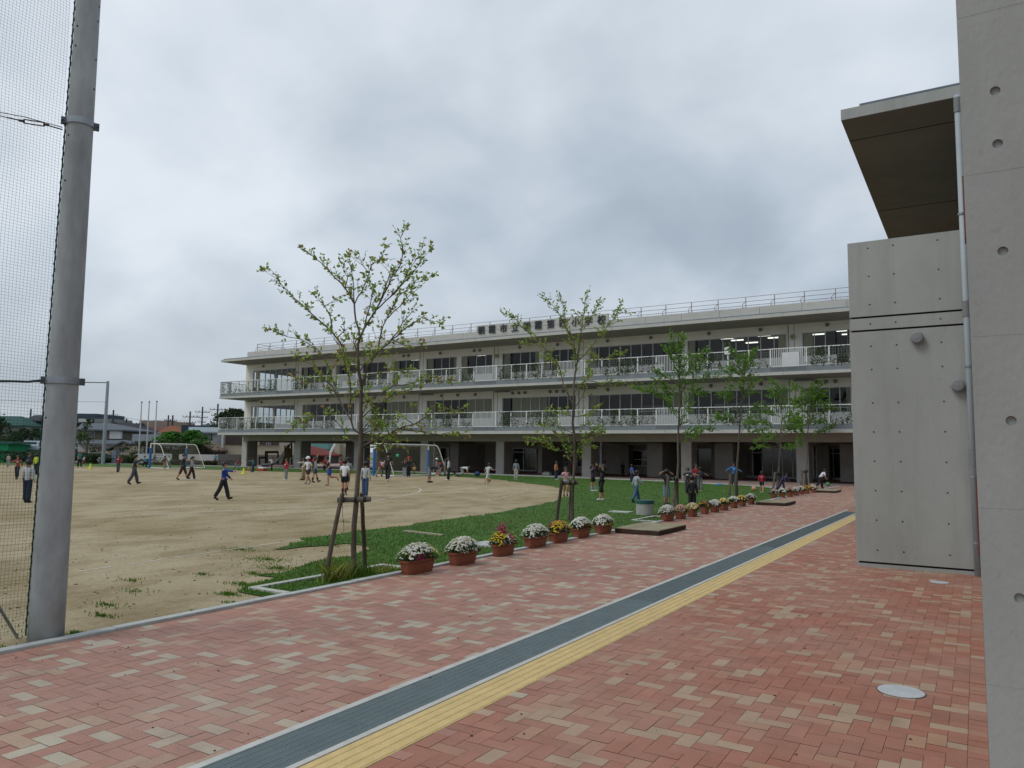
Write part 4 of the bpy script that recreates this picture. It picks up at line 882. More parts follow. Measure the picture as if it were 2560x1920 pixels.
def planter(x,y,L,key,lab,rot):
    t=thing('round_planter' if key=='PU' else 'flower_planter',lab,'planter',(x,y,0),'terracotta planters along the paving edge')
    hw=.115; Lh=L/2
    if key=='PU': hw=.13; Lh=.14
    def ring(sx,sy,z,n=28):
        P=[]
        for i in range(n):
            a=2*math.pi*i/n; ca,sa=math.cos(a),math.sin(a); e=.45 if key not in('MIX','PU') else .8
            X=sx*(abs(ca)**e)*(1 if ca>0 else -1); Yy=sy*(abs(sa)**e)*(1 if sa>0 else -1)
            P.append((x+X*math.cos(rot)-Yy*math.sin(rot),y+X*math.sin(rot)+Yy*math.cos(rot),z))
        return P
    def loft(m,R_,cap0=True,cap1=True):
        b=len(m.v); n=len(R_[0])
        for r in R_: m.v+=r
        for i in range(len(R_)-1):
            for k in range(n): k2=(k+1)%n; m._f((b+i*n+k,b+i*n+k2,b+(i+1)*n+k2,b+(i+1)*n+k),0)
        if cap0: m._f(tuple(b+k for k in range(n))[::-1],0)
        if cap1: e=b+(len(R_)-1)*n; m._f(tuple(e+k for k in range(n)),0)
    hgt=.185 if key!='PU' else .2
    m=MB(); loft(m,[ring(hw*.74,Lh*.86,.001),ring(hw*.76,Lh*.87,.03),ring(hw*.80,Lh*.90,.035),ring(hw*.93,Lh*.965,hgt-.03),ring(hw*.93,Lh*.965,hgt-.028),ring(hw*1.04,Lh*1.03,hgt-.026),ring(hw*1.06,Lh*1.04,hgt),ring(hw*.95,Lh*.97,hgt),ring(hw*.92,Lh*.95,hgt-.03)],True,False)
    m.build('pot',terracotta,t,smooth=False)
    m=MB(); loft(m,[ring(hw*.93,Lh*.955,hgt-.04),ring(hw*.92,Lh*.95,hgt-.028)]); m.build('soil',soil,t)
    fo=MB(); top,low=MIX[key] or ([Mg,Y_],[Pk,W_]); hh=.20 if L>.46 else .17
    fls={}
    def loc(lx,ly): return x+lx*math.cos(rot)-ly*math.sin(rot), y+lx*math.sin(rot)+ly*math.cos(rot)
    far=y>22
    for _ in range(700 if not far else 260):
        ly=prng.uniform(-1,1); a=prng.uniform(-1,1); env=max(0,1-abs(ly)**2.4)**.5*max(0,1-a*a*.7)**.5
        X,Yy=loc(a*hw*1.15,ly*Lh*.98); z=hgt-.02+prng.uniform(0,1)*hh*env*.92
        s=prng.uniform(.012,.028)*(1.6 if far else 1); d=Vector((prng.uniform(-1,1),prng.uniform(-1,1),prng.uniform(-.2,1))).normalized()*s; q=d.cross(Vector((prng.uniform(-1,1),prng.uniform(-1,1),0))).normalized()*s*.4; p=Vector((X,Yy,z)); c=prng.choice([(.035,.075,.015),(.05,.10,.02),(.03,.06,.015),(.07,.11,.03)]); fo.poly([p-d,p-q,p+d,p+q],0,c)
    fo.build('foliage',leafA,t,col=True)
    fm=MB()
    def daisy(p,n,s,c):
        n=n.normalized(); a=n.cross(Vector((.3,.5,.2))).normalized(); b=n.cross(a); P=[]
        for k in range(12): r=s*(1 if k%2==0 else .72); an=k*math.pi/6; P.append(p+a*math.cos(an)*r+b*math.sin(an)*r+n*(-.15*s if k%2==0 else 0))
        fm.poly(P,0,c)
        if c[0]>.6 and c[2]>.5: fm.poly([p+n*.003+a*math.cos(k*1.047)*s*.24+b*math.sin(k*1.047)*s*.24 for k in range(6)],0,(.5,.34,.04))
    nf=(430 if key!='MIX' else 230) if not far else 130
    if key in('YM','PU'): nf=int(nf*.8)
    for _ in range(nf):
        ly=prng.uniform(-1,1); a=prng.uniform(-1,1); env=max(0,1-abs(ly)**2.6)**.5*max(0.02,1-a*a*.75)**.5
        X,Yy=loc(a*hw*1.3,ly*Lh*1.03); hz=hgt+.0+hh*env*prng.uniform(.88,1.1)
        c=prng.choice(top)
        if key=='MIX':
            c=Y_ if (ly<-.35 or ly>.45) else (prng.choice([Mg,Mg,(.42,.05,.2)]) if a<.2 or ly<.1 else Pk)
            if ly>-.35 and ly<.0 and a>.3: c=W_
            if c in (Mg,) : hz+=.15*prng.random()**.7
            hz-=.04 if c in (W_,Pk) else 0
        if key=='YM': c=Y_ if (ly<-.1 and a>-.3) or ly>.2 and a>-.2 else (Mg if a<0 else prng.choice([Pk,Rd,Mg]))
        if key=='W' and ly>.8: c=Y_
        if c==W_ : f=prng.uniform(.85,1.05); c=tuple(k*f for k in c)
        daisy(Vector((X,Yy,hz)),Vector((a*.9+prng.uniform(-.3,.3),ly*.5+prng.uniform(-.3,.3),1)),prng.uniform(.0135,.0195)*(1.5 if far else 1),c)
    if key=='MIX':
        for (l0,a0,hh0) in ((-.18,-.15,.20),(.12,-.05,.15)):
            for _ in range(60):
                X,Yy=loc((a0+prng.gauss(0,.22))*hw,(l0+prng.gauss(0,.10))*Lh); daisy(Vector((X,Yy,hgt+.10+hh0*prng.random())),Vector((prng.uniform(-.4,1),prng.uniform(-.6,.4),prng.uniform(-.2,1))),prng.uniform(.013,.02),prng.choice([(.36,.015,.08),(.46,.03,.2),(.30,.01,.05)]))
    for _ in range(40 if not far else 14):
        ly=prng.uniform(-.8,.85); X,Yy=loc(hw*prng.uniform(.6,1.15),ly*Lh); c=prng.choice(low)
        if key=='W': 
            X,Yy=loc(hw*prng.uniform(.6,1.1),prng.gauss(-.15,.28)*Lh)
        daisy(Vector((X,Yy,hgt+prng.uniform(.0,.07))),Vector((1,prng.uniform(-.3,.3),.6)),prng.uniform(.012,.02),c)
    fm.build('blossoms',petal,t,col=True)
for i,(u,v,k,L) in enumerate(PL):
    p=gnd(u,v); planter(min(p.x-.10,-6.3) if i<16 else p.x-.05,p.y+.02,L*(1.08 if i<8 else 1),k,PLAB[i],prng.uniform(-.05,.05) if i!=2 else -.03)
# wooden boards
bl=['nearest low wooden board platform lying between the flower planters','second low wooden board platform midway along the paving','farthest low wooden board platform close to the school forecourt']
bw_=mat('board_top',(.27,.235,.155),.85,.3,4,.3,40); bs_=mat('board_side',(.045,.028,.02),.8,.3,8)
for (x0,x1,y0,y1),lb in zip([(-6.40,-5.44,14.5,16.2),(-6.3,-5.34,25.8,27.5),(-6.35,-5.45,36.8,38.6)],bl):
    t=thing('wooden_platform',lb,'platform',((x0+x1)/2,(y0+y1)/2,0),'low wooden platforms')
    m=MB(); m.box(x0,x1,y0,y1,.087,.107); m.build('top_board',bw_,t,bevel=.003)
    m=MB(); w=.04; m.box(x0+.01,x1-.01,y0+.01,y0+w,.012,.086); m.box(x0+.01,x1-.01,y1-w,y1-.01,.012,.086); m.box(x0+.01,x0+w,y0+w,y1-w,.012,.086); m.box(x1-w,x1-.01,y0+w,y1-w,.012,.086); m.build('frame',bs_,t)
# well
wp=gnd(1604.5,1288); wp.y+=.22
t=thing('well_cover','round concrete well with a dark green lid standing on the lawn','well',(wp.x,wp.y,0))
m=MB(); m.lathe([(.235,-.02),(.235,.30)],(wp.x,wp.y,0),32); m.build('concrete_ring',mat('well_concrete',(.36,.36,.34),.85,.12,4,.2,40),t)
m=MB(); m.lathe([(.245,.30),(.25,.305),(.25,.385),(.235,.395),(.0,.40)],(wp.x,wp.y,0),32); m.build('lid',mat('lid_green',(.015,.085,.075),.5,.15,6),t)
# goals
def goal(x,y0,y1,dx,h,lab,netted=True):
    t=thing('football_goal',lab,'goal',(x,(y0+y1)/2,0),'football goals on the sand')
    r=.055; m=MB()
    m.tube([(x,y0,h-.35),(x,y0,h),(x,y1,h),(x,y1,h-.35)],r,10); m.build('crossbar',white_p,t)
    for y in (y0,y1):
        m=MB(); m.tube([(x,y,0),(x,y,h-.34)],r*1.9,12); m.build('post_padding',mat('pad_blue',(.015,.12,.36),.5,.1,5),t)
        m=MB(); m.tube([(x,y,h),(x+dx*.38,y,h-.01),(x+dx*.5,y,h-.12),(x+dx*.58,y,h-.35),(x+dx,y,.06)],.035,8); m.build('side_bar',mat('goal_cream',(.55,.54,.45),.5),t)
    m=MB(); m.tube([(x,y0,.04),(x+dx,y0,.04),(x+dx,y1,.04),(x,y1,.04)],.04,8); m.build('base_bar',white_p,t)
    m=MB(); n=int((y1-y0)/.14)
    def back(z): return x+dx*(.56+.44*(1-z/(h-.35))) if z<h-.35 else x+dx*.5
    zz=np.arange(.08,h-.1,.14)
    for z in zz:
        sag=.10*math.sin(z*1.5)
        m.tube([(back(z)+sag*math.sin(math.pi*k/8),y0+(y1-y0)*k/8,z-.05*math.sin(math.pi*k/8)) for k in range(9)],.004,3,cap=False)
        for y in (y0,y1): m.tube([(x,y,z),(back(z),y,z)],.004,3,cap=False)
    for k in range(n+1):
        y=y0+(y1-y0)*k/n; m.tube([(x+.03,y,h-.03),(x+dx*.45,y,h-.16)]+[(back(z)+.10*math.sin(z*1.5)*math.sin(math.pi*k/n),y,z) for z in zz[::-1]],.004,3,cap=False)
    for y in (y0,y1):
        q=.14
        while q<dx: 
            zt=h-.1 if q<dx*.5 else (h-.35)*(1-(q/dx-.56)/.44); m.tube([(x+q,y,.05),(x+q,y,max(.1,zt))],.004,3,cap=False); q+=.14
    m.build('net',mat('net_cream',(.40,.38,.28),.8),t)
goal(-34.7,38.8,44.7,1.75,2.14,'nearer football goal with blue padded posts, a net and children playing in front')
goal(-59.1,38.3,41.7,2.6,2.05,'far football goal with blue padded posts at the left of the school')
# ------------------------------------------------------------------ balls, cones, bits
def ball(u,v,r,c,lab,z=None,D=None):
    if D is None: p=gnd(u,v); p.z=r
    else: p=atD(u,v,D)
    m=MB(); m.ball(p,r,0,12); return solo(m,'ball',flat(c,.5),lab,'ball','playground balls',smooth=True)
ball(623,1177,.12,(.38,.11,.04),'orange brown ball on the far grass by the child in teal')
ball(994,1139,.11,(.05,.40,.18),'green ball flying in the air in front of the nearer goal net',D=48)
ball(1223,1205,.12,(.30,.21,.05),'ochre ball at the feet of the child in pale grey on the sand')
ball(1885,1228,.115,(.55,.28,.18),'pale orange ball on the lawn beside the child in the red jacket')
ball(2070,1216,.12,(.06,.24,.09),'green ball on the paving before the stooping child in white')
ball(1506,1213,.035,(.55,.55,.08),'small yellow ball at the side of the tall dark figure',D=float(np.array(gnd(1506,1252)).dot(FW)))
ball(1036,1172,.13,(.50,.30,.06),'mustard ball held low by the squatting goalkeeper',D=float(np.array(gnd(1036,1187)).dot(FW))-.3)
for (u,v,lab) in [(225.6,1172.5,'yellow cone on the sand near the far left children'),(609,1185,'yellow cone on the sand behind the boy in blue')]:
    p=gnd(u,v); t=thing('marker_cone',lab,'cone',p,'yellow marker cones'); m=MB(); cy=mat('cone_yellow',(.62,.60,.05),.5)
    m.lathe([(.15,.02),(.13,.05),(.02,.44)],p,16); m.build('cone',cy,t); m=MB(); m.box(p.x-.19,p.x+.19,p.y-.19,p.y+.19,0,.022); m.build('base',cy,t)
p=gnd(656,1177); t=thing('storage_crate','red crate with white bundle on top on the far grass','crate',p)
m=MB(); m.box(p.x-.38,p.x+.38,p.y-.25,p.y+.25,0,.16); m.build('crate',flat((.35,.06,.03)),t,bevel=.02)
m=MB(); m.box(p.x-.33,p.x+.33,p.y-.21,p.y+.21,.16,.3); m.build('white_bundle',flat((.6,.6,.58)),t,bevel=.05)
p=gnd(1193,1191); m=MB(); m.ball((p.x,p.y,.17),.2,0,8,1.1,.8,.9); solo(m,'school_bag',flat((.02,.05,.12)),'dark blue bag lying on the grass between the goal and the pale column','bag',smooth=True)
p=gnd(1367,1188); m=MB(); m.box(p.x-.32,p.x+.32,p.y-.2,p.y+.2,0,.2); m.box(p.x-.22,p.x+.22,p.y-.12,p.y+.12,.2,.26); solo(m,'plastic_box',flat((.42,.46,.40)),'pale green grey box on the kerb of the forecourt','box',bevel=.03)
p=gnd(1797.6,1213); m=MB(); m.lathe([(.20,0),(.21,.03),(.17,.07),(.12,.08)],(p.x,p.y,0),20); solo(m,'sun_hat',flat((.02,.18,.42)),'bright blue hat lying upside down on the lawn edge','hat')
p=gnd(725,1172); q=gnd(760,1172); m=MB(); m.tube([(p.x,p.y,0),(p.x,p.y,.95),(p.x+.0,p.y,.95)],.03,8); m.tube([(q.x,q.y,0),(q.x,q.y,.95)],.03,8); m.tube([(p.x,p.y,.93),(q.x,q.y,.93)],.03,8); solo(m,'low_bar',steel,'low steel exercise bar before the left school columns','exercise bar')
p=gnd(2025,1200); m=MB()
for k in range(4): m.lathe([(.16-.02*k,.0+.1*k),(.17-.02*k,.04+.1*k),(.14-.02*k,.09+.1*k)],(p.x,p.y,0),12)
solo(m,'bucket_stack',flat((.35,.35,.33)),'small stack of pale buckets by the far right column','bucket')
# slide under the school
t=thing('playground_slide','dark framed slide with a white curved chute seen through the left school columns','slide',gnd(660,1161))
Dd=76.
def q_(x,y,dd=0): return atD(600+x/7.373,1080+y/7.373,Dd+dd)
for dd in (0,.9):
    m=MB(); P=[q_(395,598,dd),q_(480,598,dd),q_(560,585,dd),q_(640,558,dd),q_(700,510,dd),q_(750,450,dd),q_(790,395,dd),q_(812,362,dd)]; m.tube(P,.10,8); m.build('chute_edge',flat((.6,.62,.65)),t)
m=MB(); P0=[q_(x,y+12,0) for x,y in [(395,598),(480,598),(560,585),(640,558),(700,510),(750,450),(790,395),(812,362)]]; P1=[q_(x,y+12,.9) for x,y in [(395,598),(480,598),(560,585),(640,558),(700,510),(750,450),(790,395),(812,362)]]
for i in range(7): m.hexa([P0[i],P0[i+1],P1[i+1],P1[i],P0[i]-Vector((0,0,.14)),P0[i+1]-Vector((0,0,.14)),P1[i+1]-Vector((0,0,.14)),P1[i]-Vector((0,0,.14))])
m.build('chute',flat((.02,.03,.07)),t)
m=MB(); m.hexa([q_(760,600),q_(830,600),q_(830,600,1),q_(760,600,1),q_(860,250),q_(940,200),q_(940,200,1),q_(860,250,1)]); m.hexa([q_(830,600),q_(930,600),q_(930,600,1),q_(830,600,1),q_(900,300),q_(950,300),q_(950,300,1),q_(900,300,1)]); m.build('ramp',flat((.13,.085,.03)),t)
m=MB(); 
for x,y in ((470,370),(500,370),(360,470),(700,370),(830,250),(950,200)): m.tube([q_(x,600,.5),q_(x,y,.5)],.08,6)
m.tube([q_(465,370,.5),q_(705,370,.5)],.12,6); m.tube([q_(355,470,.5),q_(470,470,.5)],.12,6); m.hexa([q_(470,380,.4),q_(700,380,.4),q_(700,380,1.2),q_(470,380,1.2),q_(470,365,.4),q_(700,365,.4),q_(700,365,1.2),q_(470,365,1.2)]); m.build('tower_frame',flat((.035,.035,.03)),t)
# ------------------------------------------------------------------ people
SK=[]
def skobj(name,V,E,Rr,m,parent,sub=1):
    me=bpy.data.meshes.new(name); me.from_pydata([tuple(v) for v in V],E,[]); me.materials.append(m); ob=bpy.data.objects.new(name,me); COL.objects.link(ob); ob.parent=parent
    md=ob.modifiers.new('s','SKIN'); md.use_smooth_shade=True; md.branch_smoothing=.6
    for i,r in enumerate(Rr): 
        r=r if isinstance(r,tuple) else (r,r); me.skin_vertices[0].data[i].radius=r
    me.skin_vertices[0].data[0].use_root=True
    s=ob.modifiers.new('u','SUBSURF'); s.levels=sub; s.render_levels=sub
    SK.append(ob); return ob
POSE=dict(
 stand=dict(LH=3,RH=-2,LA=4,RA=-3,LS=9,RS=9,LE=12,RE=12),
 walk=dict(LH=17,LK=6,RH=-14,RK=16,LA=-20,RA=22,LS=8,RS=8,LE=15,RE=25,lean=3),
 stride=dict(LH=22,LK=4,RH=-18,RK=12,LA=-15,RA=72,LS=10,RS=4,LE=20,RE=12,lean=4),
 run=dict(LH=8,LK=12,RH=-12,RK=75,LA=-35,RA=40,LS=12,RS=12,LE=75,RE=85,lean=14),
 run2=dict(LH=45,LK=60,RH=-14,RK=8,LA=-40,RA=45,LS=15,RS=15,LE=60,RE=70,lean=8),
 point=dict(LH=6,RH=-6,LA=85,RA=10,LS=10,RS=10,LE=5,RE=30),
 armup=dict(LH=14,RH=-12,LA=165,RA=10,LS=5,RS=14,LE=10,RE=20),
 armsup=dict(LH=16,LK=20,RH=-5,LA=105,RA=95,LS=14,RS=12,LE=75,RE=70,lean=-4,inw=-.6),
 headhands=dict(LH=3,RH=-3,LA=125,RA=120,LS=38,RS=42,LE=100,RE=95,inw=-1.5),
 face=dict(LH=3,RH=-3,LA=60,RA=55,LS=14,RS=14,LE=100,RE=95,inw=-.8),
 tpose=dict(LH=6,RH=-5,LA=18,RA=25,LS=46,RS=55,LE=25,RE=12),
 leftarm=dict(LH=6,RH=-8,LA=20,RA=10,LS=75,RS=20,LE=5,RE=30),
 bend=dict(lean=78,LH=4,RH=-4,LA=20,RA=14,LS=6,RS=6,LE=8,RE=8,LK=3,RK=3),
 lean=dict(lean=42,LH=28,LK=28,RH=-16,RK=34,LA=30,RA=-10,LS=12,RS=14,LE=25,RE=40),
 crouch=dict(lean=35,LH=88,LK=125,RH=80,RK=118,LA=55,RA=55,LS=8,RS=8,LE=25,RE=25),
 crawl=dict(lean=82,LH=12,LK=95,RH=30,RK=105,LA=4,RA=10,LS=8,RS=8,LE=4,RE=4),
 dribble=dict(lean=22,LH=30,LK=30,RH=-28,RK=22,LA=-25,RA=35,LS=25,RS=25,LE=60,RE=60),
)
def person(u,vf,vt,yaw,pose,shirt,long_,bot,btype,shoe,hair,label,sock=None,print_=None,fem=False,dz=0,hh=None,stripe=None,skin=None):
    g=gnd(u,vf); D=float(np.array(g).dot(FW)); zt=rz(u,vt,D)[1]; po=dict(lean=0,LH=0,RH=0,LK=0,RK=0,LA=0,RA=0,LS=8,RS=8,LE=0,RE=0); po.update(POSE[pose] if isinstance(pose,str) else pose)
    rd=math.radians; h0=1.0
    ln=rd(po['lean'])
    thl,shl,fh=.245,.235,.035; X=Vector
    def dirf(a): return X((0,-math.sin(a),-math.cos(a)))
    pel=X((0,0,0)); J={}
    for sd,s in (('L',1),('R',-1)):
        hp=X((s*.048,0,-.01)); a=rd(po[sd+'H']); k=hp+dirf(a)*thl; b=a-rd(po[sd+'K']); an=k+dirf(b)*shl; J[sd+'h'],J[sd+'k'],J[sd+'a']=hp,k,an
        ft=dirf(b+rd(88) if abs(po[sd+'K'])<60 else b+rd(60)); J[sd+'t']=an+ft*.10+X((0,0,-.02)); J[sd+'f']=an+X((0,0,-.02))
    up=X((0,-math.sin(ln),math.cos(ln))); fwd=X((0,-math.cos(ln),-math.sin(ln)))
    sp,ch,nk=up*.10,up*.205,up*.30; hb=up*.335+fwd*.008; hd=(up*.55+X((0,0,.45))).normalized() if po['lean']<60 else (up*.9+X((0,0,.1))).normalized(); hc=hb+hd*.072; ht=hb+hd*.140
    for sd,s in (('L',1),('R',-1)):
        shd=up*.275+X((s*.098,0,0)); a,sv,e=rd(po[sd+'A']),rd(po[sd+'S']),rd(po[sd+'E'])
        def ad(a): return X((s*math.sin(sv),-math.sin(a)*math.cos(sv),-math.cos(a)*math.cos(sv)))
        el=shd+ad(a)*.155; wr=el+(ad(a+e)*X((po.get('inw',.5),1,1)) if e>.5 else ad(a+e)).normalized()*.135; hn=(wr-el).normalized()
        J[sd+'s'],J[sd+'e'],J[sd+'w'],J[sd+'n']=shd,el,wr,hn
    low=min([J['Lf'].z-.018,J['Rf'].z-.018,J['Lt'].z-.015,J['Rt'].z-.015,J['Lk'].z-.03,J['Rk'].z-.03])
    topz=max(ht.z+.012,J['Lw'].z*0,ch.z)+.008
    Ht=hh or max(.75,min(1.85,(zt-0)/(topz-low)*1.0)); k=Ht
    off=X((0,0,-low)); T=lambda p:(p+off)*k
    # facing
    fdir=-FW*math.cos(rd(yaw))+RT*math.sin(rd(yaw)); th=math.atan2(fdir[1],fdir[0])+math.pi/2
    root=thing('person',label,'person',(g.x,g.y,dz),'children playing at the school',rot=th); root.rotation_euler=(0,0,th)
    ap=(vf-vt)
    # body -------------------------------------------------
    V=[];E=[];Rr=[]
    def v(p,r): V.append(T(p)); Rr.append(tuple(x*k for x in r) if isinstance(r,tuple) else r*k); return len(V)-1
    p0=v(pel,.058); p1=v(sp,.055); p2=v(ch,.062); p3=v(nk,.030); p4=v(hb+hd*.012,.034); p5=v(hc,.066); p6=v(ht,.052); E+=[(p0,p1),(p1,p2),(p2,p3),(p3,p4),(p4,p5),(p5,p6)]
    face=(fwd if po['lean']<60 else X((0,-.75,-.65))); 
    for sd in 'LR':
        a=v(J[sd+'h'],.046); b=v(J[sd+'k'],.040); mcf=v(J[sd+'k'].lerp(J[sd+'a'],.35),.042); c=v(J[sd+'a'],.026); d=v(J[sd+'t']-X((0,0,-.004)),.014); E+=[(p0,a),(a,b),(b,mcf),(mcf,c),(c,d)]
        a=v(J[sd+'s'],.030); b=v(J[sd+'e'],.028); c=v(J[sd+'w'],.020); hn=J[sd+'n']; pm=v(J[sd+'w']+hn*.035,(.019,.012)); E+=[(p2,a),(a,b),(b,c),(c,pm)]
        perp=hn.cross(X((1,0,0))); perp=perp.normalized() if perp.length>.1 else X((0,1,0)); base=J[sd+'w']+hn*.035
        if ap>70:
            for q,(o,l) in enumerate(((-.014,.034),(-.005,.040),(.005,.038),(.013,.030))):
                f1=v(base+perp*o+hn*.012,.0058); f2=v(base+perp*o*1.3+hn*l*.8+X((0,-.004,0)),.0046); E+=[(pm,f1),(f1,f2)]
            tb=v(J[sd+'w']+hn*.02-perp*.02,.006); E.append((c,tb))
        else:
            f1=v(base+hn*.032,(.015,.008)); tb=v(J[sd+'w']+hn*.024-perp*.022,.007); E+=[(pm,f1),(c,tb)]
    skm=skin_m if skin is None else flat(skin)
    skobj('body',V,E,Rr,skm,root)
    # nose, ears, eyes, mouth
    if ap>30:
        side=X((1,0,0)); fc=(face-hd*face.dot(hd)).normalized(); cen=hb+hd*.072
        m=MB(); m.ball(T(cen+fc*.068-hd*.006),.011*k,0,5,1,1,1.2); o=m.build('nose',skm,root,smooth=True,org=(0,0,0))
        for s in (1,-1):
            m=MB(); m.ball(T(cen+side*s*.066),.014*k,0,5,.5,.8,1.2); m.build('ear',skm,root,smooth=True,org=(0,0,0))
            m=MB(); m.ball(T(cen+fc*.060+hd*.008+side*s*.026),.0075*k,0,5); m.build('eye',eye_m,root,org=(0,0,0))
        m=MB(); m.tube([T(cen+fc*.059-hd*.028-side*.016),T(cen+fc*.063-hd*.030),T(cen+fc*.059-hd*.028+side*.016)],.0035*k,5); m.build('mouth',lip_m,root,org=(0,0,0))
    # shirt
    V=[];E=[];Rr=[]; g_=.010
    b0=v(pel-up*.055,.075); b1=v(sp,.076); b2=v(ch,.082); b3=v(up*.29,.052); E+=[(b0,b1),(b1,b2),(b2,b3)]
    for sd in 'LR':
        a=v(J[sd+'s'],.048); E.append((b2,a))
        if long_: b=v(J[sd+'e'],.037); c=v(J[sd+'e'].lerp(J[sd+'w'],1.03),.029); E+=[(a,b),(b,c)]
        else: b=v(J[sd+'s'].lerp(J[sd+'e'],.8),.044); E.append((a,b))
    so=skobj('shirt' if not long_ else 'long_sleeved_top',V,E,Rr,flat(shirt),root)
    if print_:
        m=MB(); sgn=-1 if print_[0]=='b' else 1; cc=ch*.98+fwd*sgn*.082
        a=X((1,0,0))*.042; b=up*.022
        if print_[0]=='b': a=a*.9
        pc=print_[1]; m.hexa([T(cc-a-b-fwd*sgn*.012),T(cc+a-b-fwd*sgn*.012),T(cc+a-b),T(cc-a-b),T(cc-a+b-fwd*sgn*.012),T(cc+a+b-fwd*sgn*.012),T(cc+a+b),T(cc-a+b)]); m.build('shirt_print',flat(pc),root,org=(0,0,0))
    # bottoms
    V=[];E=[];Rr=[]
    if btype=='skirt':
        m=MB(); a=T(pel+X((0,0,.03))); m.lathe([(.066*k,a.z+.02*k),(.088*k,a.z-.05*k),(.118*k,a.z-.15*k),(.108*k,a.z-.148*k)],(a.x,a.y,0),16); m.build('skirt',flat(bot),root,org=(0,0,0),smooth=True)
    else:
        q0=v(pel+up*.05,.074)
        for sd in 'LR':
            a=v(J[sd+'h'],.066); E.append((q0,a))
            if btype=='long': b=v(J[sd+'k'],.060); c=v(J[sd+'k'].lerp(J[sd+'a'],1.06),.055); E+=[(a,b),(b,c)]
            elif btype=='knee': b=v(J[sd+'k'],.056); c=v(J[sd+'k'].lerp(J[sd+'a'],.34),.056); E+=[(a,b),(b,c)]
            else: b=v(J[sd+'h'].lerp(J[sd+'k'],.78),.064); E.append((a,b))
        skobj('trousers' if btype=='long' else 'shorts',V,E,Rr,flat(bot),root)
    if stripe:
        m=MB()
        for sd,s in (('L',1),('R',-1)): m.tube([T(J[sd+'h']+X((s*.050,0,-.03))),T(J[sd+'k']+X((s*.042,0,0))),T(J[sd+'a']+X((s*.034,0,.02)))],.007*k,5)
        m.build('side_stripe',flat(stripe),root,org=(0,0,0))
    for sd in 'LR':
        V=[];E=[];Rr=[]; dd_=(J[sd+'t']-J[sd+'f']).normalized(); a=v(J[sd+'f']-dd_*.03+X((0,0,-.004)),.031); b=v(J[sd+'f'].lerp(J[sd+'t'],.5),.032); c=v(J[sd+'t']+dd_*.02,.027); E=[(a,b),(b,c)]; skobj('shoe',V,E,Rr,flat(shoe),root)
        if sock: 
            V=[];E=[];Rr=[]; a=v(J[sd+'a'],.034); b=v(J[sd+'k'].lerp(J[sd+'a'],.25),.047); E=[(a,b)]; skobj('sock',V,E,Rr,flat(sock),root)
    # hair: cap of the head, open at the face
    fc=(face-hd*face.dot(hd)).normalized(); side=X((1,0,0)); cen=hb+hd*.080-fc*.006
    n1,n2=12,9; m=MB(); rr_=.0765; idx={}
    hairr=random.Random(int(u*7+vf))
    for i in range(n2+1):
        th_=math.pi*i/n2
        for j in range(n1):
            ph=2*math.pi*j/n1; l=side*math.sin(th_)*math.cos(ph)+fc*math.sin(th_)*math.sin(ph)+hd*math.cos(th_); m.v.append(tuple(T(cen+l*rr_*hairr.uniform(.97,1.06)))); idx[i,j]=len(m.v)-1
    for i in range(n2):
        for j in range(n1):
            ph=2*math.pi*(j+.5)/n1; th_=math.pi*(i+.5)/n2; f=math.sin(ph)
            lim=.42*math.pi if f>.35 else (.60*math.pi if f>-.2 else .74*math.pi)
            if th_>lim: continue
            m._f((idx[i,j],idx[i+1,j],idx[i+1,(j+1)%n1],idx[i,(j+1)%n1]),0)
    capc=None
    if isinstance(hair,tuple): capc=hair
    m.build('hair',hair_m,root,org=(0,0,0),smooth=True)
    if capc:
        m=MB(); idx={}
        for i in range(6):
            th_=math.pi*.5*i/5
            for j in range(14):
                ph=2*math.pi*j/14; l=side*math.sin(th_)*math.cos(ph)+fc*math.sin(th_)*math.sin(ph)+hd*math.cos(th_); m.v.append(tuple(T(cen+hd*.008+l*.085))); idx[i,j]=len(m.v)-1
        for i in range(5):
            for j in range(14): m._f((idx[i,j],idx[i+1,j],idx[i+1,(j+1)%14],idx[i,(j+1)%14]),0)
        a=cen+hd*.008
        m.hexa([T(a+side*.045+fc*.05),T(a-side*.045+fc*.05),T(a-side*.03+fc*.11-hd*.01),T(a+side*.03+fc*.11-hd*.01),T(a+side*.045+fc*.05+hd*.006),T(a-side*.045+fc*.05+hd*.006),T(a-side*.03+fc*.11-hd*.004),T(a+side*.03+fc*.11-hd*.004)])
        m.build('cap',flat(capc),root,org=(0,0,0),smooth=True)
    if hair in('l','p'):
        V=[];E=[];Rr=[]; bk=cen-fc*.05
        if hair=='l': a=v(bk,.052); b=v(bk-fc*.008-X((0,0,.075)),.046); c=v(bk-fc*.004-X((0,0,.13)),.03)
        else: a=v(bk-fc*.01+hd*.02,.02); b=v(bk-fc*.045-X((0,0,.03)),.022); c=v(bk-fc*.05-X((0,0,.11)),.012)
        E=[(a,b),(b,c)]; skobj('long_hair' if hair=='l' else 'ponytail',V,E,Rr,hair_m,root)
    return root
BK=(.012,.012,.014); NV=(.015,.02,.045); WH=(.62,.63,.64); GY=(.25,.26,.28); LG=(.42,.44,.46); RE=(.30,.02,.025); BL=(.02,.06,.26); TE=(.03,.20,.24); KH=(.26,.21,.12); DG=(.06,.065,.075); JN=(.05,.10,.19); BR_=(.05,.03,.025)
